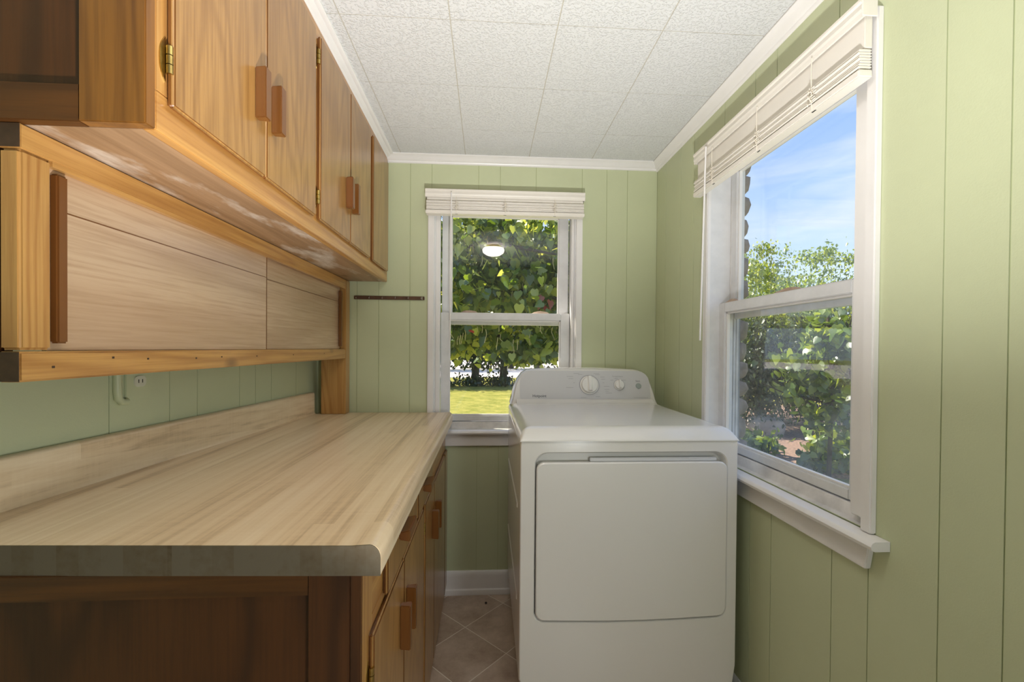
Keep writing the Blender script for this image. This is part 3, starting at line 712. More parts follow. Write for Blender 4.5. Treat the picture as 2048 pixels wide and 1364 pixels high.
# near end, framed panel
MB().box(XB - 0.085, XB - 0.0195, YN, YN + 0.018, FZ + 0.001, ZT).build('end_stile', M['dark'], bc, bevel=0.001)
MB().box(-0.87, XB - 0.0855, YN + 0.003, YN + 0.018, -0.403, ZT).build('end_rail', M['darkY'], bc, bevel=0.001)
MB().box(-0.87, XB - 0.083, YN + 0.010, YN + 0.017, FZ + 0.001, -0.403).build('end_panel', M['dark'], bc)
MB().box(-0.78, XB - 0.020, 0.74, YE - 0.01, -0.90, -0.884).build('shelf', M['under'], bc)
XBF = XB + 0.0110
def bdoor(y0, y1, hy, side, hinges=()):
    d = MB().box(XB + 0.0007, XBF, y0, y1, FZ + 0.055, -0.492).build('door', M['door'], bc, bevel=0.004, seg=3, edge=M['edge'])
    if hy: pull_bar(d, XBF, hy, -0.672, -0.573)
    for hz in hinges: hinge(d, y0 - 0.001 if side > 0 else y1 + 0.001, hz[0], hz[1], XB, XBF, side)
bdoor(0.748, 1.0175, 0.975, 1, ((-0.60, -0.535), (-1.05, -0.99)))
bdoor(1.0195, 1.337, 1.048, -1)
bdoor(1.371, 1.598, 1.535, 1, ((-0.60, -0.54),))
bdoor(1.600, 1.996, 1.632, -1)
bdoor(2.010, 2.116, None, 1)
def drawer(y0, y1, p0, p1, zc):
    d = MB().box(XB + 0.0007, XBF, y0, y1, -0.484, -0.372).build('drawer', M['door'], bc, bevel=0.004, seg=3, edge=M['edge'])
    MB().prism([(XBF, zc - 0.0085), (XBF, zc + 0.0085), (XBF + 0.024, zc + 0.013), (XBF + 0.024, zc - 0.013)], 'Y', p0, p1).build('handle', M['pull'], d, bevel=0.002)
drawer(0.850, 1.205, 0.955, 1.045, -0.413)
drawer(1.225, 1.545, 1.315, 1.405, -0.425)

# ------------------------------------------------------------------ worktop with backsplash
zc = -0.315; th = 0.046
def top_section(y, near):
    sx = wl(y) + 0.002
    F = -0.166
    pr = [(F, zc - th), (F, zc - 0.020)]
    for k in range(1, 7):
        a = math.radians(k * 15)
        pr.append((F - 0.018 * (1 - math.cos(a)), zc - 0.020 + 0.022 * math.sin(a)))
    pr += [(F - 0.030, zc + 0.0008), (F - 0.045, zc)]
    cv = sx + 0.021
    pr += [(cv + 0.012, zc), (cv + 0.0035, zc + 0.0035), (cv, zc + 0.012), (cv, zc + 0.094)]
    for k in range(1, 5):
        a = math.radians(k * 22.5)
        pr.append((cv - 0.009 * (1 - math.cos(a)), zc + 0.094 + 0.009 * math.sin(a)))
    pr += [(sx, zc + 0.103), (sx, zc - th)]
    if near: return [(x, y + near - 0.043 * (x - F), z) for x, z in pr]
    return [(x, y, z) for x, z in pr]
wt = empty('worktop', (-0.5, 1.4, zc - th), 'butcher-block patterned laminate worktop with rolled front edge and low backsplash', 'worktop')
secs = [top_section(0.697, 1e-6)] + [top_section(y, 0) for y in (0.80, 1.2, 1.6, 2.0, 2.06)]
MB().loft(secs).build('slab', M['counter'], wt, smooth=True, angle=35)
# far bit behind the post has no backsplash
pr = [(x, z) for x, z in [(-0.166, zc - th), (-0.166, zc - 0.020)] + [(-0.166 - 0.018 * (1 - math.cos(math.radians(k * 15))), zc - 0.020 + 0.022 * math.sin(math.radians(k * 15))) for k in range(1, 7)] + [(-0.196, zc + .0008), (-0.211, zc), (-0.80, zc), (-0.80, zc - th)]]
MB().loft([[(x, y, z) for x, z in pr] for y in (2.0601, 2.122)]).build('slab_far_end', M['counter'], wt, smooth=True, angle=35)
def end_profile(y_off):
    F = -0.1665
    pr = [(F, zc - th - 0.002), (F, zc - 0.020)]
    for k in range(1, 7):
        a = math.radians(k * 15); pr.append((F - 0.018 * (1 - math.cos(a)), zc - 0.0205 + 0.0217 * math.sin(a)))
    pr += [(F - 0.045, zc - 0.0006), (wl(0.72) + 0.012, zc - 0.0006), (wl(0.72) + 0.012, zc - th - 0.002)]
    return [(x, 0.6968 + y_off - 0.043 * (x - F), z) for x, z in pr]
MB().loft([end_profile(-0.0018), end_profile(0.0)]).build('end_strip', M['counterend'], wt, label='dull brown laminate end strip with shade in its colour')

# ------------------------------------------------------------------ electric outlet with surface raceway on the left wall
oy_ = 1.165; ox_ = wl(oy_)
ou = empty('electric_outlet', (ox_, oy_, -0.09), 'green-painted wall outlet with an ivory receptacle below the sliding doors', 'outlet')
def on_wall(y, d, z): return (wl(y) + d, y, z)
def slab_on_wall(y0, y1, z0, z1, d0, d1, rad=0.012, n=5):
    pts = []
    for cy, cz_, a0 in ((y1 - rad, z1 - rad, 0), (y0 + rad, z1 - rad, 90), (y0 + rad, z0 + rad, 180), (y1 - rad, z0 + rad, 270)):
        for k in range(n + 1):
            a = math.radians(a0 + 90 * k / n); pts.append((cy + rad * math.cos(a), cz_ + rad * math.sin(a)))
    mb = MB(); mb.loft([[on_wall(a, d, b) for a, b in pts] for d in (d0, d1)]); return mb
slab_on_wall(1.128, 1.200, -0.136, -0.018, 0.0, 0.006).build('cover_plate', M['green'], ou, bevel=0.0012)
for zc_ in (-0.092, -0.052):
    r = slab_on_wall(1.148, 1.181, zc_ - 0.014, zc_ + 0.014, 0.0062, 0.0095, 0.011).build('receptacle', M['plast'], ou)
    for yy in (1.158, 1.169):
        MB().hexa([on_wall(yy, .0093, zc_ - .004), on_wall(yy + .002, .0093, zc_ - .004), on_wall(yy + .002, .0100, zc_ - .004), on_wall(yy, .0100, zc_ - .004),
                   on_wall(yy, .0093, zc_ + .005), on_wall(yy + .002, .0093, zc_ + .005), on_wall(yy + .002, .0100, zc_ + .005), on_wall(yy, .0100, zc_ + .005)]).build('slot', M['black'], r)
rc = MB().tube([on_wall(1.105, 0.006, 0.10), on_wall(1.105, 0.006, -0.115), on_wall(1.107, 0.006, -0.130), on_wall(1.116, 0.006, -0.139), on_wall(1.13, 0.006, -0.140)], 0.009, 10).build('cable_raceway', M['green'], smooth=True)
tag(rc, 'green-painted round cable raceway curving down beside the wall outlet', 'raceway')

# ------------------------------------------------------------------ hook rail on the far wall
hr = empty('hook_rail', (-0.47, YB, 0.238), 'narrow dark brown hook rail on the far wall beside the window', 'hook rail')
MB().box(-0.640, -0.305, YB - 0.009, YB - 0.0005, 0.2295, 0.2465).build('backplate', M['rail'], hr, bevel=0.0015)
for k in range(6):
    x = -0.628 + k * 0.0615
    MB().tube([(x, YB - 0.009, 0.243), (x, YB - 0.013, 0.240), (x + 0.001, YB - 0.015, 0.234), (x + 0.001, YB - 0.020, 0.2335), (x + 0.001, YB - 0.022, 0.238)], 0.0014, 6).build('hook', M['steel'], hr, smooth=True)
MB().box(-0.3175, -0.3135, YB - 0.0102, YB - 0.009, 0.231, 0.245).build('end_clip', M['steel'], hr)

# ------------------------------------------------------------------ dryer
DX0, DX1, DY = 0.103, 0.789, 1.312
DYB = 2.045
dr = empty('tumble_dryer', (0.446, 1.68, FZ), 'white front-loading tumble dryer with two round control knobs below the far window', 'dryer')
zl = -0.284                       # seam under the lid
# cabinet body: side and back walls, and a face with a rounded opening
def rrect(x0, x1, z0, z1, r, n=8, top_r=None, sag=0.0):
    pts = []
    for cx, cz_, a0, rr in ((x1, z1, 0, top_r or r), (x0, z1, 90, top_r or r), (x0, z0, 180, r), (x1, z0, 270, r)):
        sx = -1 if a0 in (0, 270) else 1; sz = -1 if a0 in (0, 90) else 1
        for k in range(n + 1):
            a = math.radians(a0 + 90 * k / n)
            pts.append([cx + sx * rr + rr * math.cos(a), cz_ + sz * rr + rr * math.sin(a)])
        if a0 == 180:
            for k in range(1, 8):
                f = k / 8; pts.append([x0 + r + (x1 - x0 - 2 * r) * f, z0 - sag * math.sin(math.pi * f)])
    return pts
def match_outer(pts, x0, x1, z0, z1):
    cx, cz_ = (x0 + x1) / 2, (z0 + z1) / 2
    out = []
    for x, z in pts:
        dx, dz = x - cx, z - cz_
        t = min((x1 - cx) / abs(dx) if abs(dx) > 1e-9 else 1e9, (z1 - cz_) / abs(dz) if abs(dz) > 1e-9 else 1e9)
        out.append((cx + dx * t, cz_ + dz * t))
    return out
hole = rrect(0.146, 0.756, -0.842, -0.317, 0.030, top_r=0.040, sag=0.006)
ox0, ox1, oz0, oz1 = DX0 + 0.004, DX1 - 0.004, FZ + 0.012, zl - 0.001
outer = match_outer(hole, ox0, ox1, oz0, oz1)
mb = MB()
bmv = mb.bm
Rr = []
er = 0.007
for pts, y in ((match_outer(hole, DX0, DX1, oz0, oz1), DYB), (match_outer(hole, DX0, DX1, oz0, oz1), DY + er), (match_outer(hole, DX0 + .0012, DX1 - .0012, oz0, oz1), DY + er * .35), (outer, DY), 
               (hole, DY), ([(x * .992 + .0036, z * .992 - 0.0046) for x, z in hole], DY + 0.003), ([(x * .975 + .0113, z * .975 - .0145) for x, z in hole], DY + 0.022), ([(x * .965 + .0158, z * .965 - .0203) for x, z in hole], DY + 0.026)):
    Rr.append([bmv.verts.new((x, y, z)) for x, z in pts])
n = len(Rr[0])
for a, b in zip(Rr[:-1], Rr[1:]):
    for i in range(n):
        j = (i + 1) % n; bmv.faces.new((a[i], a[j], b[j], b[i]))
bmv.faces.new(Rr[0]); bmv.faces.new(Rr[-1])
bmesh.ops.triangulate(bmv, faces=[f for f in bmv.faces if len(f.verts) > 4])
mb.build('body', M['appl'], dr, smooth=True, angle=22)
# pressed ribs on the left side
for k, (y0, y1) in enumerate(((1.40, 1.97),)):
    MB().prism([(DX0, -0.50), (DX0 - 0.004, -0.505), (DX0 - 0.004, -0.515), (DX0, -0.52)], 'Y', y0, y1).build('side_rib', M['appl'], dr, smooth=True)
    MB().prism([(DX0, -0.80), (DX0 - 0.004, -0.805), (DX0 - 0.004, -0.815), (DX0, -0.82)], 'Y', y0, y1).build('side_rib', M['appl'], dr, smooth=True)
for x in (DX0 + 0.05, DX1 - 0.05):
    for y in (DY + 0.06, DYB - 0.06): MB().lathe([(0.001, 0), (0.018, 0), (0.018, 0.012), (0.001, 0.013)], (x, y, FZ + 0.0005), n=14).build('foot', M['black'], dr)
# door
dp = rrect(0.1525, 0.7535, -0.834, -0.349, 0.026, top_r=0.024, sag=0.007)
def shrink(pts, s, cx=0.453, cz_=-0.59): 
    return [(x + (s if x < cx else -s) * min(1, abs(x - cx) / 0.25), z + (s if z < cz_ else -s) * min(1, abs(z - cz_) / 0.2)) for x, z in pts]
secs = [[(x, DY + 0.022, z) for x, z in shrink(dp, 0.002)], [(x, DY + 0.003, z) for x, z in dp], [(x, DY - 0.0015, z) for x, z in shrink(dp, 0.0008)], [(x, DY - 0.004, z) for x, z in shrink(dp, 0.0035)]]
do = MB().loft(secs); bmesh.ops.triangulate(do.bm, faces=[f for f in do.bm.faces if len(f.verts) > 4])
do = do.build('door', M['appl'], dr, smooth=True, angle=18)
MB().prism([(DY + 0.008, -0.3495), (DY + 0.020, -0.3495), (DY + 0.020, -0.338), (DY + 0.011, -0.338)], 'X', 0.320, 0.725).build('grip_lip', M['appl2'], do, bevel=0.002)
# lid: softly rolled top with a wide falling front edge
def lid_sec(y):
    # cross-section in x,z at depth y
    f = (y - (DY - 0.004))
    h = 0.0375 * min(1.0, (1 - (1 - min(1, f / 0.055)) ** 2.0)) ** 0.9 if f < 0.055 else 0.0375
    top = zl + 0.001 + max(h, 0.0015)
    w = 0.042 * (0.25 + 0.75 * min(1, f / 0.06))
    pts = []
    for k in range(7):
        a = math.radians(k * 15); pts.append((DX0 - 0.001 + w * (1 - math.cos(a)), zl + 0.001 + (top - zl - 0.001) * math.sin(a)))
    R_ = [(DX0 + DX1 - x, z) for x, z in pts[::-1]]
    return [(DX0 - 0.001, zl)] + pts + R_ + [(DX1 + 0.001, zl)], y
secs = []
for y in [DY - 0.004, DY - 0.001, DY + 0.004, DY + 0.010, DY + 0.018, DY + 0.028, DY + 0.040, DY + 0.050, DY + 0.060, 1.45, 1.6, 1.75, 1.85, 1.93, DYB]:
    pts, yy = lid_sec(y); secs.append([(x, yy, z) for x, z in pts])
MB().loft(secs).build('lid', M['appl'], dr, smooth=True, angle=55)
MB().box(DX0 + 0.004, DX1 - 0.004, DY + 0.003, DYB - 0.004, zl - 0.003, zl).build('lid_gasket', M['applgap'], dr)
# console: swept up out of the lid
co = empty('console', (0, 0, 0)); co.parent = dr; co.location = (0, 0, 0)
ZL = zl + 0.0375
def console_outline(s):
    # rounded hump outline (x,z) grown by s; slightly arched top
    L0, R0 = 0.118 - s, 0.774 + s
    pts = [(L0 - 0.012, ZL - 0.006), (L0 - 0.004, ZL + 0.018), (L0 + 0.002, ZL + 0.050), (L0 + 0.010, ZL + 0.080), (L0 + 0.022, ZL + 0.108), (L0 + 0.040, ZL + 0.132 + s), (L0 + 0.062, ZL + 0.146 + s), (L0 + 0.090, ZL + 0.151 + s)]
    mid = [(L0 + 0.09 + (R0 - L0 - 0.18) * k / 8, ZL + 0.151 + s + 0.006 * math.sin(math.pi * k / 8)) for k in range(1, 8)]
    rt = [(L0 + R0 - x, z) for x, z in pts[::-1]]
    return pts + mid + rt
def lean(z): return 0.30 * (z - ZL)      # face leans back
o1 = console_outline(0.0)
secs = []
for ds, s in ((DYB, 0.0), (1.985, 0.0), (1.962, 0.0005), (1.948, -0.003), (1.942, -0.008)):
    oo = console_outline(s)
    secs.append([(x, min(DYB, ds + (lean(z) if ds < DYB else 0)), z) for x, z in oo])
c_ = MB().loft(secs); bmesh.ops.triangulate(c_.bm, faces=[f for f in c_.bm.faces if len(f.verts) > 4])
c_.build('housing', M['appl'], co, smooth=True, angle=24)
# the sweep between lid and console face
pr_ = [(1.80, ZL - 0.002), (1.86, ZL + 0.0005), (1.905, ZL + 0.003), (1.930, ZL + 0.008), (1.944, ZL + 0.016), (1.952, ZL + 0.020), (1.96, ZL - 0.002)]
MB().prism(pr_, 'X', DX0 + 0.030, DX1 - 0.030).build('cove', M['appl'], co, smooth=True, angle=60)
# grey printed face plate, lying just proud of the housing
fy = lambda z, o=0.0: 1.942 + lean(z) - 0.0012 - o
pz0, pz1 = ZL + 0.018, ZL + 0.144
pl = []
for x, z in rrect(0.150, 0.752, pz0, pz1, 0.006, n=4, top_r=0.050): pl.append((x, z))
MB().loft([[(x, fy(z, -0.001), z) for x, z in pl], [(x, fy(z), z) for x, z in pl]]).build('face_plate', M['appl2'], co)
tl = math.atan(0.30)
ROT = Matrix.Rotation(math.radians(90) - tl, 3, 'X')      # local z -> out of the face, towards the room
nrm = Vector((0, -1, 0.30)).normalized()
upv = Vector((0, 0.30, 1)).normalized()
RM = Matrix((Vector((1, 0, 0)), upv, nrm)).transposed()
def dial(x, z, r, name):
    c = Vector((x, fy(z), z))
    k = MB().lathe([(r * 1.12, 0.0), (r * 1.12, 0.001), (r * 1.0, 0.0015), (r * .97, 0.010), (r * .90, 0.0135), (0.0005, 0.0142)], c, n=40, tilt=RM).build(name, M['knob'], co, smooth=True)
    MB().lathe([(r * 1.22, 0.0), (r * 1.22, 0.0007), (0.0005, 0.0008)], c, n=40, tilt=RM).build('dial_ring', M['print2'], k)
    g = MB(); w0 = r * .20
    def q(a, b, h): return c + RM @ Vector((a, b, h))
    g.hexa([q(-w0 * 1.6, -r * .85, .012), q(w0 * 1.6, -r * .85, .012), q(w0 * 1.3, r * 1.06, .010), q(-w0 * 1.3, r * 1.06, .010),
            q(-w0 * .7, -r * .70, .024), q(w0 * .7, -r * .70, .024), q(w0 * .8, r * 1.02, .022), q(-w0 * .8, r * 1.02, .022)])
    g.build('grip', M['knob'], k, bevel=0.0015)
    return k
KX, KZ = 0.4700, -0.166
dial(KX, KZ, 0.0385, 'control_knob')
dial(0.609, -0.166, 0.0215, 'control_knob')
MB().lathe([(0.0125, 0.0), (0.0125, 0.003), (0.011, 0.0045), (0.0005, 0.0048)], (0.699, fy(-0.170), -0.170), n=28, tilt=RM).build('start_button', M['button'], co, smooth=True)
def text(s, x, z, size, m, name='lettering', align='CENTER', bold=0.0):
    cu = bpy.data.curves.new(name, 'FONT'); cu.body = s; cu.size = size; cu.align_x = align; cu.align_y = 'CENTER'; cu.extrude = 0.00015; cu.offset = bold
    ob = bpy.data.objects.new(name, cu); COL.objects.link(ob)
    dg = bpy.context.evaluated_depsgraph_get()
    me = bpy.data.meshes.new_from_object(ob.evaluated_get(dg)); bpy.data.objects.remove(ob)
    me.transform((Matrix.Translation(Vector((x, fy(z, 0.0003), z + H)) - root_loc(co)) @ RM.to_4x4()))
    me.materials.clear(); me.materials.append(m)
    o = bpy.data.objects.new(name, me); COL.objects.link(o); o.parent = co
    return o
text('Hotpoint', 0.238, -0.2155, 0.0170, M['print'], align='CENTER', bold=0.0004)
text('Temperature', 0.604, -0.127, 0.0095, M['print2'])
text('Start', 0.698, -0.148, 0.0105, M['print'])
# tick marks round the dials and rows of tiny printing too small to read
mb = MB()
def fleck(mb, x, z, w, h):
    c = Vector((x, fy(z, 0.0002), z))
    P4 = [c + RM @ Vector((a, b, 0)) for a, b in ((-w / 2, -h / 2), (w / 2, -h / 2), (w / 2, h / 2), (-w / 2, h / 2))]
    mb.hexa(P4 + [p + nrm * 0.0002 for p in P4])
for k in range(34):
    a = 2 * math.pi * k / 34
    if abs(a - math.pi / 2) < 0.25: continue
    big = 0.0024 if k % 3 == 0 else 0.0014
    fleck(mb, KX + 0.0505 * math.cos(a), KZ + 0.0505 * math.sin(a) * 0.98, big, 0.0022 if 20 < k < 32 else 0.0011)
for (x, z, w) in ((-.088, .038, .030), (-.085, .028, .022), (-.070, .010, .008), (-.092, -.012, .034), (-.058, .052, .026), (-.040, .047, .020), (.036, .052, .026), (.040, .046, .022),
                  (.063, .036, .020), (.066, .026, .018), (.066, .010, .008), (.080, -.006, .026), (.080, -.020, .022), (.080, -.028, .016), (.088, -.036, .030), (-.030, -.056, .026), (.036, -.052, .020)):
    fleck(mb, KX + x, KZ + z, w, 0.0016)
for (x, z, w) in ((-.032, .022, .014), (-.012, .029, .014), (.024, .022, .018)): fleck(mb, 0.609 + x, -0.166 + z, w, 0.0016)
for k in range(9): fleck(mb, 0.676 + k * 0.0075, -0.222, 0.0052, 0.0017)
mb.build('tick_marks', M['print2'], co, kind='stuff')

# crumb on the floor
cr_ = MB().lathe([(0.0005, 0), (0.005, 0.001), (0.006, 0.004), (0.003, 0.007), (0.0005, 0.0075)], (0.003, 2.037, FZ), n=8).build('crumb', M['crumb'], smooth=True)
tag(cr_, 'small dark crumb lying on the floor tiles near the baseboard', 'crumb')

# ------------------------------------------------------------------ ceiling lamp just above the picture (its light and its reflection are what shows)
def lamp(loc, watts, label, r=0.10):
    root = empty('ceiling_lamp', loc, label, 'lamp')
    MB().lathe([(r * .62, 0.0), (r * .62, -0.014), (r * .5, -0.018), (0.001, -0.018)], loc, n=36).build('canopy', M['brass'], root, smooth=True)
    m, t, b = mat('opal_shade')
    b.inputs['Base Color'].default_value = (0.85, 0.80, 0.68, 1); b.inputs['Roughness'].default_value = 0.3
    b.inputs['Emission Color'].default_value = (1.0, 0.93, 0.84, 1); b.inputs['Emission Strength'].default_value = watts
    MB().lathe([(r * .55, -0.016), (r * .92, -0.024), (r, -0.042), (r * .92, -0.064), (r * .65, -0.082), (r * .3, -0.092), (0.001, -0.094)], loc, n=36).build('glass_shade', m, root, smooth=True)
    return root
lamp((0.05, 0.55, CZ), LAMP_E, 'round opal glass ceiling lamp above the worktop edge')

# ------------------------------------------------------------------ outdoors
GZ = -1.72
gd = MB().box(-60, 60, YB + 0.2, 80, GZ - 0.3, GZ).build('lawn', M['lawn'], kind='structure')
gd2 = MB().box(XR + 0.17, 60, -30, YB + 0.2, GZ - 0.3, GZ).build('lawn', M['lawn'], kind='structure')
MB().box(-60, wl(0) - 0.3, -30, YB + 0.2, GZ - 0.3, GZ).build('lawn', M['lawn'], kind='structure')
# stone veneer edge outside the right-hand window
sw = empty('stone_veneer', (1.0, 1.75, GZ), 'rough grey-brown stone veneer edging the outside of the right-hand window', 'stone wall')
def stone(cx, cy, cz_, sx, sy, sz, parent, m, name='stone', seed=0, sub=2):
    bm = bmesh.new(); bmesh.ops.create_icosphere(bm, subdivisions=sub, radius=1.0)
    rn = random.Random(seed)
    ph = [rn.uniform(0, 6.28) for _ in range(6)]
    for v in bm.verts:
        c = v.co
        k = 0.5
        c = Vector([math.copysign(abs(q) ** k, q) for q in c]).normalized() * (0.6 * c.length + 0.4 * max(abs(c.x), abs(c.y), abs(c.z)) ** -0.8 * 0.8)
        f = 1 + 0.10 * math.sin(3 * c.x + ph[0]) * math.sin(4 * c.z + ph[1]) + 0.05 * math.sin(8 * c.y + ph[2])
        v.co = Vector((c.x * sx, c.y * sy, c.z * sz)) * f + Vector((cx, cy, cz_))
    mb = MB(); mb.bm.free(); mb.bm = bm
    return mb.build(name, m, parent, smooth=True, angle=80)
z = 0.86; k = 0
while z > -0.62:
    h_ = random.uniform(0.082, 0.112)
    stone(0.988, 1.682 + random.uniform(-.004, .004), z - h_ / 2, 0.049 + random.uniform(-.003, .006), 0.056, h_ / 2 * 1.0, sw, M['stone'], seed=k)
    stone(0.992, 1.82 + random.uniform(-.01, .01), z - h_ / 2 - .03, 0.034, 0.082, h_ / 2 * 1.0, sw, M['stone'], seed=k + 50)
    z -= h_ * 0.84; k += 1
MB().box(0.956, 0.976, 1.632, 2.28, GZ, 1.05).build('mortar_bed', M['extr'], sw)
ds_ = MB().box(0.9555, 0.972, 1.6135, 1.630, -0.28, 0.70).build('weather_strip', M['extd'], sw)

def leaf_shape(kind):
    if kind == 'heart':
        o = [(0, -0.10), (0.28, -0.24), (0.50, -0.02), (0.46, 0.30), (0.24, 0.66), (0, 1.0), (-0.24, 0.66), (-0.46, 0.30), (-0.50, -0.02), (-0.28, -0.24)]
    else:
        o = [(0, -0.05), (0.26, 0.25), (0.22, 0.60), (0, 1.0), (-0.22, 0.60), (-0.26, 0.25)]
    P = [(0.0, 0.35, 0.0)] + [(x, y, 0.16 * abs(x) + (-0.10 * (y - .3) ** 2)) for x, y in o]
    F = [(0, i, i % len(o) + 1) for i in range(1, len(o) + 1)]
    return np.array(P), np.array(F)
def rotm(n):
    # random leaf orientations, tips hanging
    yaw = RNG.uniform(0, 2 * np.pi, n); droop = RNG.normal(-0.9, 0.55, n); roll = RNG.normal(0, 0.7, n)
    cy, sy, cd_, sd, cr2, sr = np.cos(yaw), np.sin(yaw), np.cos(droop), np.sin(droop), np.cos(roll), np.sin(roll)
    Y = np.stack([cy * cd_, sy * cd_, sd], 1)
    X0 = np.stack([-sy, cy, 0 * cy], 1); Z0 = np.cross(X0, Y)
    X = X0 * cr2[:, None] + Z0 * sr[:, None]; Z = np.cross(X, Y)
    return np.stack([X, Y, Z], 2)
def np_mesh(name, V, F, m):
    me = bpy.data.meshes.new(name)
    me.vertices.add(len(V)); me.vertices.foreach_set('co', V.astype(np.float32).ravel())
    nf = len(F); me.loops.add(nf * 3); me.loops.foreach_set('vertex_index', F.astype(np.int32).ravel())
    me.polygons.add(nf); me.polygons.foreach_set('loop_start', np.arange(0, nf * 3, 3, dtype=np.int32))
    me.update(calc_edges=True); me.materials.append(m)
    return me
CAMF = np.array([f_.x, f_.y, f_.z])
def foliage(root, pts, size, kind, m, single=0, win=None, name='foliage', svar=0.3):
    S, F = leaf_shape(kind); n = len(pts)
    R = rotm(n); sz = size * (1 + RNG.uniform(-svar, svar, n))
    base = np.array(root_loc(root))
    P = pts + np.array([0, 0, H]) - base
    idx = np.arange(n); pick = np.array([], int)
    if single:
        rel = pts; dep = rel @ CAMF
        if win == 1: ok = (rel[:, 0] / rel[:, 1] > -0.09) & (rel[:, 0] / rel[:, 1] < 0.18) & (rel[:, 2] / rel[:, 1] < 0.31)
        else: ok = (rel[:, 0] / rel[:, 1] > 0.60) & (rel[:, 0] / rel[:, 1] < 0.92) & (rel[:, 2] / rel[:, 1] < 0.4)
        cand = idx[ok]; cand = cand[np.argsort(dep[cand] / sz[cand])][:single]; pick = cand
        lm = np_mesh('leaf', S, F, m)
        for i in pick:
            o = bpy.data.objects.new('leaf', lm); COL.objects.link(o); o.parent = root
            Mx = Matrix.Identity(4)
            for a in range(3):
                for b in range(3): Mx[a][b] = float(R[i, a, b] * sz[i])
                Mx[a][3] = float(P[i, a])
            o.matrix_local = Mx
    rest = np.setdiff1d(idx, pick)
    V = np.einsum('nab,vb->nva', R[rest], S) * sz[rest][:, None, None] + P[rest][:, None, :]
    FF = (F[None] + (np.arange(len(rest)) * len(S))[:, None, None]).reshape(-1, 3)
    me = np_mesh(name, V.reshape(-1, 3), FF, m)
    o = bpy.data.objects.new(name, me); COL.objects.link(o); o.parent = root; o['kind'] = 'stuff'
    return o
def blob(n, c, r, clump=40, cr=0.35, shell=0.5, seed_up=0.0):
    # leaves gathered round clump centres inside an ellipsoid
    d = RNG.normal(size=(clump, 3)); d /= np.linalg.norm(d, axis=1)[:, None]
    rad = (shell + (1 - shell) * RNG.uniform(0, 1, clump)) ** 0.8
    C = d * rad[:, None] * np.array(r) + np.array(c)
    k = RNG.integers(0, clump, n)
    return C[k] + RNG.normal(size=(n, 3)) * cr * np.array([1, 1, 0.8])
def tree(name, loc, label, cat, trunk_r, trunk_top, limbs, group=None):
    t = empty(name, loc, label, cat, group)
    x, y, z = loc
    MB().tube([(x, y, z - 0.05), (x + .04, y, z + (trunk_top - z) * .5), (x, y + .05, trunk_top)], [trunk_r, trunk_r * .8, trunk_r * .6], 10).build('trunk', M['bark'], t, smooth=True)
    for l in limbs:
        MB().tube([(x, y, l[0])] + [tuple(p) for p in l[1]], [trunk_r * .45] + [max(0.008, trunk_r * .3 * (1 - i / (len(l[1])))) for i in range(len(l[1]))], 8).build('branch', M['bark'], t, smooth=True)
    return t
# big heart-leaved tree just outside the far window
ta = tree('broadleaf_tree', (-1.9, 7.4, GZ), 'big heart-leaved tree filling the upper pane of the far window', 'tree', 0.16, 1.6,
          [(0.6, [(-0.8, 7.0, 0.9), (0.4, 6.6, 0.9), (1.6, 6.2, 0.6)]), (0.2, [(-0.8, 7.0, 0.25), (0.6, 6.8, 0.15), (1.2, 6.6, -0.02)]), (1.2, [(-0.6, 7.5, 1.9), (0.8, 7.2, 2.3)]), (0.9, [(-0.9, 6.6, 1.4), (0.1, 6.2, 1.5), (1.0, 6.0, 1.3)])])
pa = np.concatenate([blob(7000, (0.25, 7.3, 1.30), (2.3, 1.2, 1.35), 120, 0.25, 0.2), blob(1500, (0.2, 6.2, 1.1), (1.5, 0.5, 0.9), 44, 0.16, 0.2), blob(600, (0.72, 6.3, 0.0), (0.55, 0.4, 0.16), 14, 0.12, 0.1), blob(600, (-0.4, 6.8, 0.15), (0.9, 0.5, 0.15), 16, 0.14, 0.1)])
foliage(ta, pa, 0.106, 'heart', M['leafA'], 300, 1, svar=0.45)
mb = MB()
for k in range(150):
    x, y, z = random.uniform(-0.6, 1.5), random.uniform(6.0, 6.6), random.uniform(0.1, 1.7)
    mb.tube([(x, y, z), (x + random.uniform(-.02, .02), y, z - 0.07), (x + random.uniform(-.04, .04), y, z - random.uniform(.10, .2))], 0.006, 4)
mb.build('seed_pods', M['pod'], ta, kind='stuff')
S_, F_ = leaf_shape('heart')
pr2 = np.array([[0.72, 6.05, 0.62], [0.80, 6.05, 0.58], [0.88, 6.05, 0.66], [0.76, 6.02, 0.72], [-0.22, 6.0, 0.24]])
foliage(ta, pr2, 0.10, 'heart', M['red'], 0, None, 'reddened_leaves')
# dark trees across the lawn
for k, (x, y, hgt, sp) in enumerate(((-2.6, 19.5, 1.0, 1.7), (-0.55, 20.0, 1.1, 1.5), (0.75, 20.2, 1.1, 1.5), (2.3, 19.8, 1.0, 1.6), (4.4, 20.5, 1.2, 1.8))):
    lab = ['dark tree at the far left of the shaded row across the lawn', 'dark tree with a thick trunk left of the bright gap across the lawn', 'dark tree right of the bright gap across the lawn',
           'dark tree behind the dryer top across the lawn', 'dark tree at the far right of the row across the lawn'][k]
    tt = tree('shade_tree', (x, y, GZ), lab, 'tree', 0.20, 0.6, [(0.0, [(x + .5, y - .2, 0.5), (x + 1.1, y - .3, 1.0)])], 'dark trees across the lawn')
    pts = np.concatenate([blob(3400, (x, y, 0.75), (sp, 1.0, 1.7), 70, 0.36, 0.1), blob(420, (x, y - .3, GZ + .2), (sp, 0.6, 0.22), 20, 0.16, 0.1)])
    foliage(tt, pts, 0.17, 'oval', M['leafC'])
MB().box(-40, 40, 25, 60, GZ, GZ + 0.02).build('gravel_drive', M['gravel'], kind='structure')
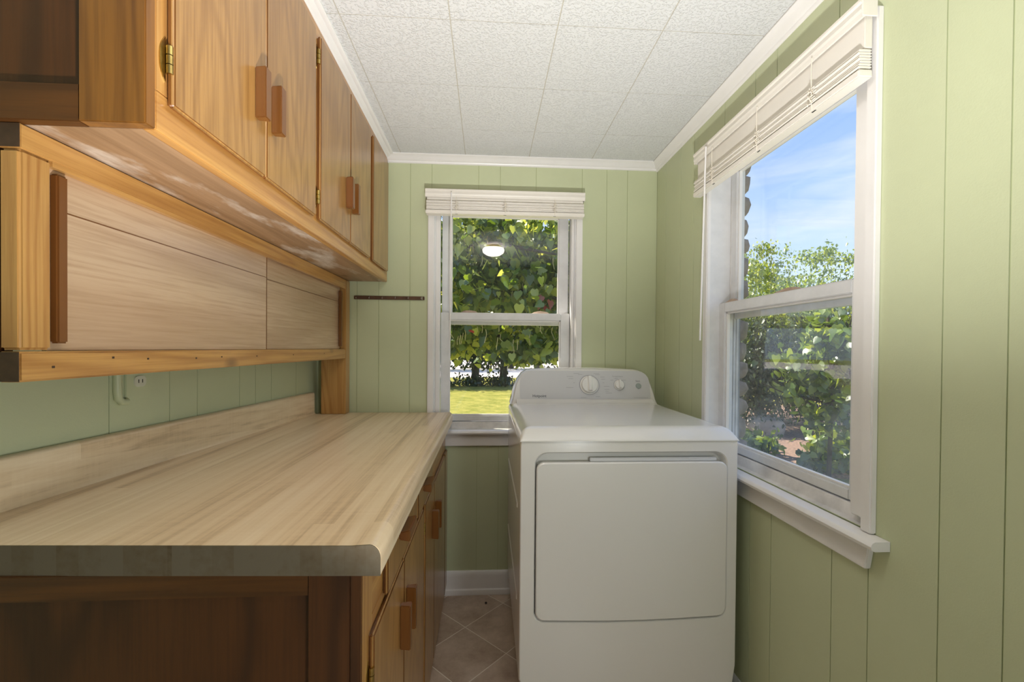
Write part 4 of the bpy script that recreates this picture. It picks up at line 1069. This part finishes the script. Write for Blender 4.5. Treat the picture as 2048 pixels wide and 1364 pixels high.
for k, (x, y) in enumerate(((-5, 34), (2, 36), (9, 33))):
    tt = tree('backdrop_tree', (x, y, GZ), ['distant sunlit tree beyond the gravel, leftmost', 'distant sunlit tree beyond the gravel, behind the bright gap', 'distant sunlit tree beyond the gravel, rightmost'][k], 'tree', 0.25, 1.0, [], 'distant trees beyond the gravel')
    foliage(tt, blob(3200, (x, y, 2.4), (4.2, 2.0, 3.8), 90, 0.6, 0.2), 0.34, 'oval', M['leafB'])
for k, (x, y) in enumerate(((15, 17), (19, 20), (13, 21))):
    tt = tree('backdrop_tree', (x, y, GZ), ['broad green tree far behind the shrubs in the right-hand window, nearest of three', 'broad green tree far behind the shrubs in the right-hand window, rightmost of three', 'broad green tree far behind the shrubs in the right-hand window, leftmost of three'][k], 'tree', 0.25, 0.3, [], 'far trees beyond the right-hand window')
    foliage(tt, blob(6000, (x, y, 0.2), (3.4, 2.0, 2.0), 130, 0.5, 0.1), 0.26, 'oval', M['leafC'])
# greenery outside the right-hand window
for k, (x, y, hgt) in enumerate(((6.2, 9.6, 1.75), (8.0, 9.8, 2.2), (9.6, 9.2, 2.3), (7.4, 11.4, 2.6), (5.5, 10.4, 1.7))):
    lab = ['sunlit leafy shrub behind the right-hand window, nearest the stones', 'tall sunlit shrub in the middle of the right-hand window', 'tall sunlit shrub at the right edge of the right-hand window',
           'tallest sunlit shrub behind the others in the right-hand window', 'low sunlit shrub beside the stone edge of the right-hand window'][k]
    tt = tree('flowering_shrub', (x, y, GZ), lab, 'shrub', 0.07, 0.4, [(-0.4, [(x + .3, y, 0.4), (x + .5, y, hgt - .4)]), (-0.6, [(x - .3, y, 0.2), (x - .45, y, hgt - .6)])], 'sunlit shrubs outside the right-hand window')
    pts = np.concatenate([blob(5200, (x, y, hgt * .35), (1.25, 1.0, hgt * .72), 130, 0.20, 0.3), blob(500, (x, y, hgt + .05), (0.9, 0.5, 0.35), 12, 0.09, 0.1)])
    foliage(tt, pts, 0.085, 'oval', M['leafB'])
for k, (x, y) in enumerate(((5.6, 8.6), (7.2, 8.7), (8.6, 8.2))):
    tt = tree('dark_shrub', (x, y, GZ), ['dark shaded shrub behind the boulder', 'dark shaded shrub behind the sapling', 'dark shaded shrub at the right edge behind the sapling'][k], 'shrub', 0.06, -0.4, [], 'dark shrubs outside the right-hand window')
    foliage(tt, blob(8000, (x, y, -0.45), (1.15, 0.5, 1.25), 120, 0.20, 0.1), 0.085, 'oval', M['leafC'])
sp_ = tree('sapling', (4.55, 5.5, GZ), 'heart-leaved sapling in front of the dark shrubs outside the right-hand window', 'sapling', 0.03, 0.5,
           [(-0.5, [(4.2, 5.6, -0.2), (3.95, 5.7, 0.02)]), (-0.3, [(4.7, 5.4, 0.2), (4.8, 5.4, 0.6)]), (-0.7, [(4.1, 5.7, -0.6), (3.8, 5.8, -0.45)])])
pts = np.concatenate([blob(620, (4.6, 5.5, 0.05), (0.45, 0.4, 0.55), 30, 0.11, 0.2), blob(240, (4.1, 5.6, -0.25), (0.30, 0.3, 0.35), 14, 0.09, 0.1), blob(280, (4.6, 5.5, -0.75), (0.5, 0.4, 0.3), 16, 0.12, 0.2)])
foliage(sp_, pts, 0.095, 'heart', M['leafD'], 300, 2)
MB().prism([(3.2, 6.4), (4.6, 5.6), (9, 4.2), (14, 8), (10, 13), (5, 11.5), (3.8, 8)], 'Z', GZ, GZ + 0.05).build('mulch_bed', M['mulch'], kind='structure')
bo = stone(5.55, 8.35, GZ + 0.16, 0.42, 0.30, 0.28, None, M['boulder'], 'boulder', 3, 3)
tag(bo, 'rounded tan boulder on the mulch outside the right-hand window', 'boulder')
gc = empty('ground_cover', (5.0, 6.5, GZ), 'low leafy ground cover on the mulch below the sapling', 'plant')
pts = np.concatenate([blob(500, (5.6, 6.6, GZ + 0.25), (0.7, 0.6, 0.18), 20, 0.12, 0.1), blob(450, (5.0, 5.7, GZ + 0.18), (0.6, 0.35, 0.12), 18, 0.11, 0.1), blob(500, (4.3, 6.6, GZ + 0.2), (0.35, 0.5, 0.15), 14, 0.1, 0.1)])
foliage(gc, pts, 0.10, 'heart', M['leafD'], 250, 2)
for k in range(6):
    x, y = 5.95 + k * 0.12, 7.7 - k * 0.05
    s = MB().tube([(x, y, GZ), (x + random.uniform(-.03, .03), y, GZ + .35), (x + random.uniform(-.06, .06), y, GZ + .62)], 0.013, 6).build('plant_stem', M['stem'], smooth=True)
    tag(s, ['leftmost', 'second from the left', 'third from the left', 'third from the right', 'second from the right', 'rightmost'][k] + ' of the six pale bare stems standing in the mulch bed', 'stem', 'pale bare stems in the mulch')
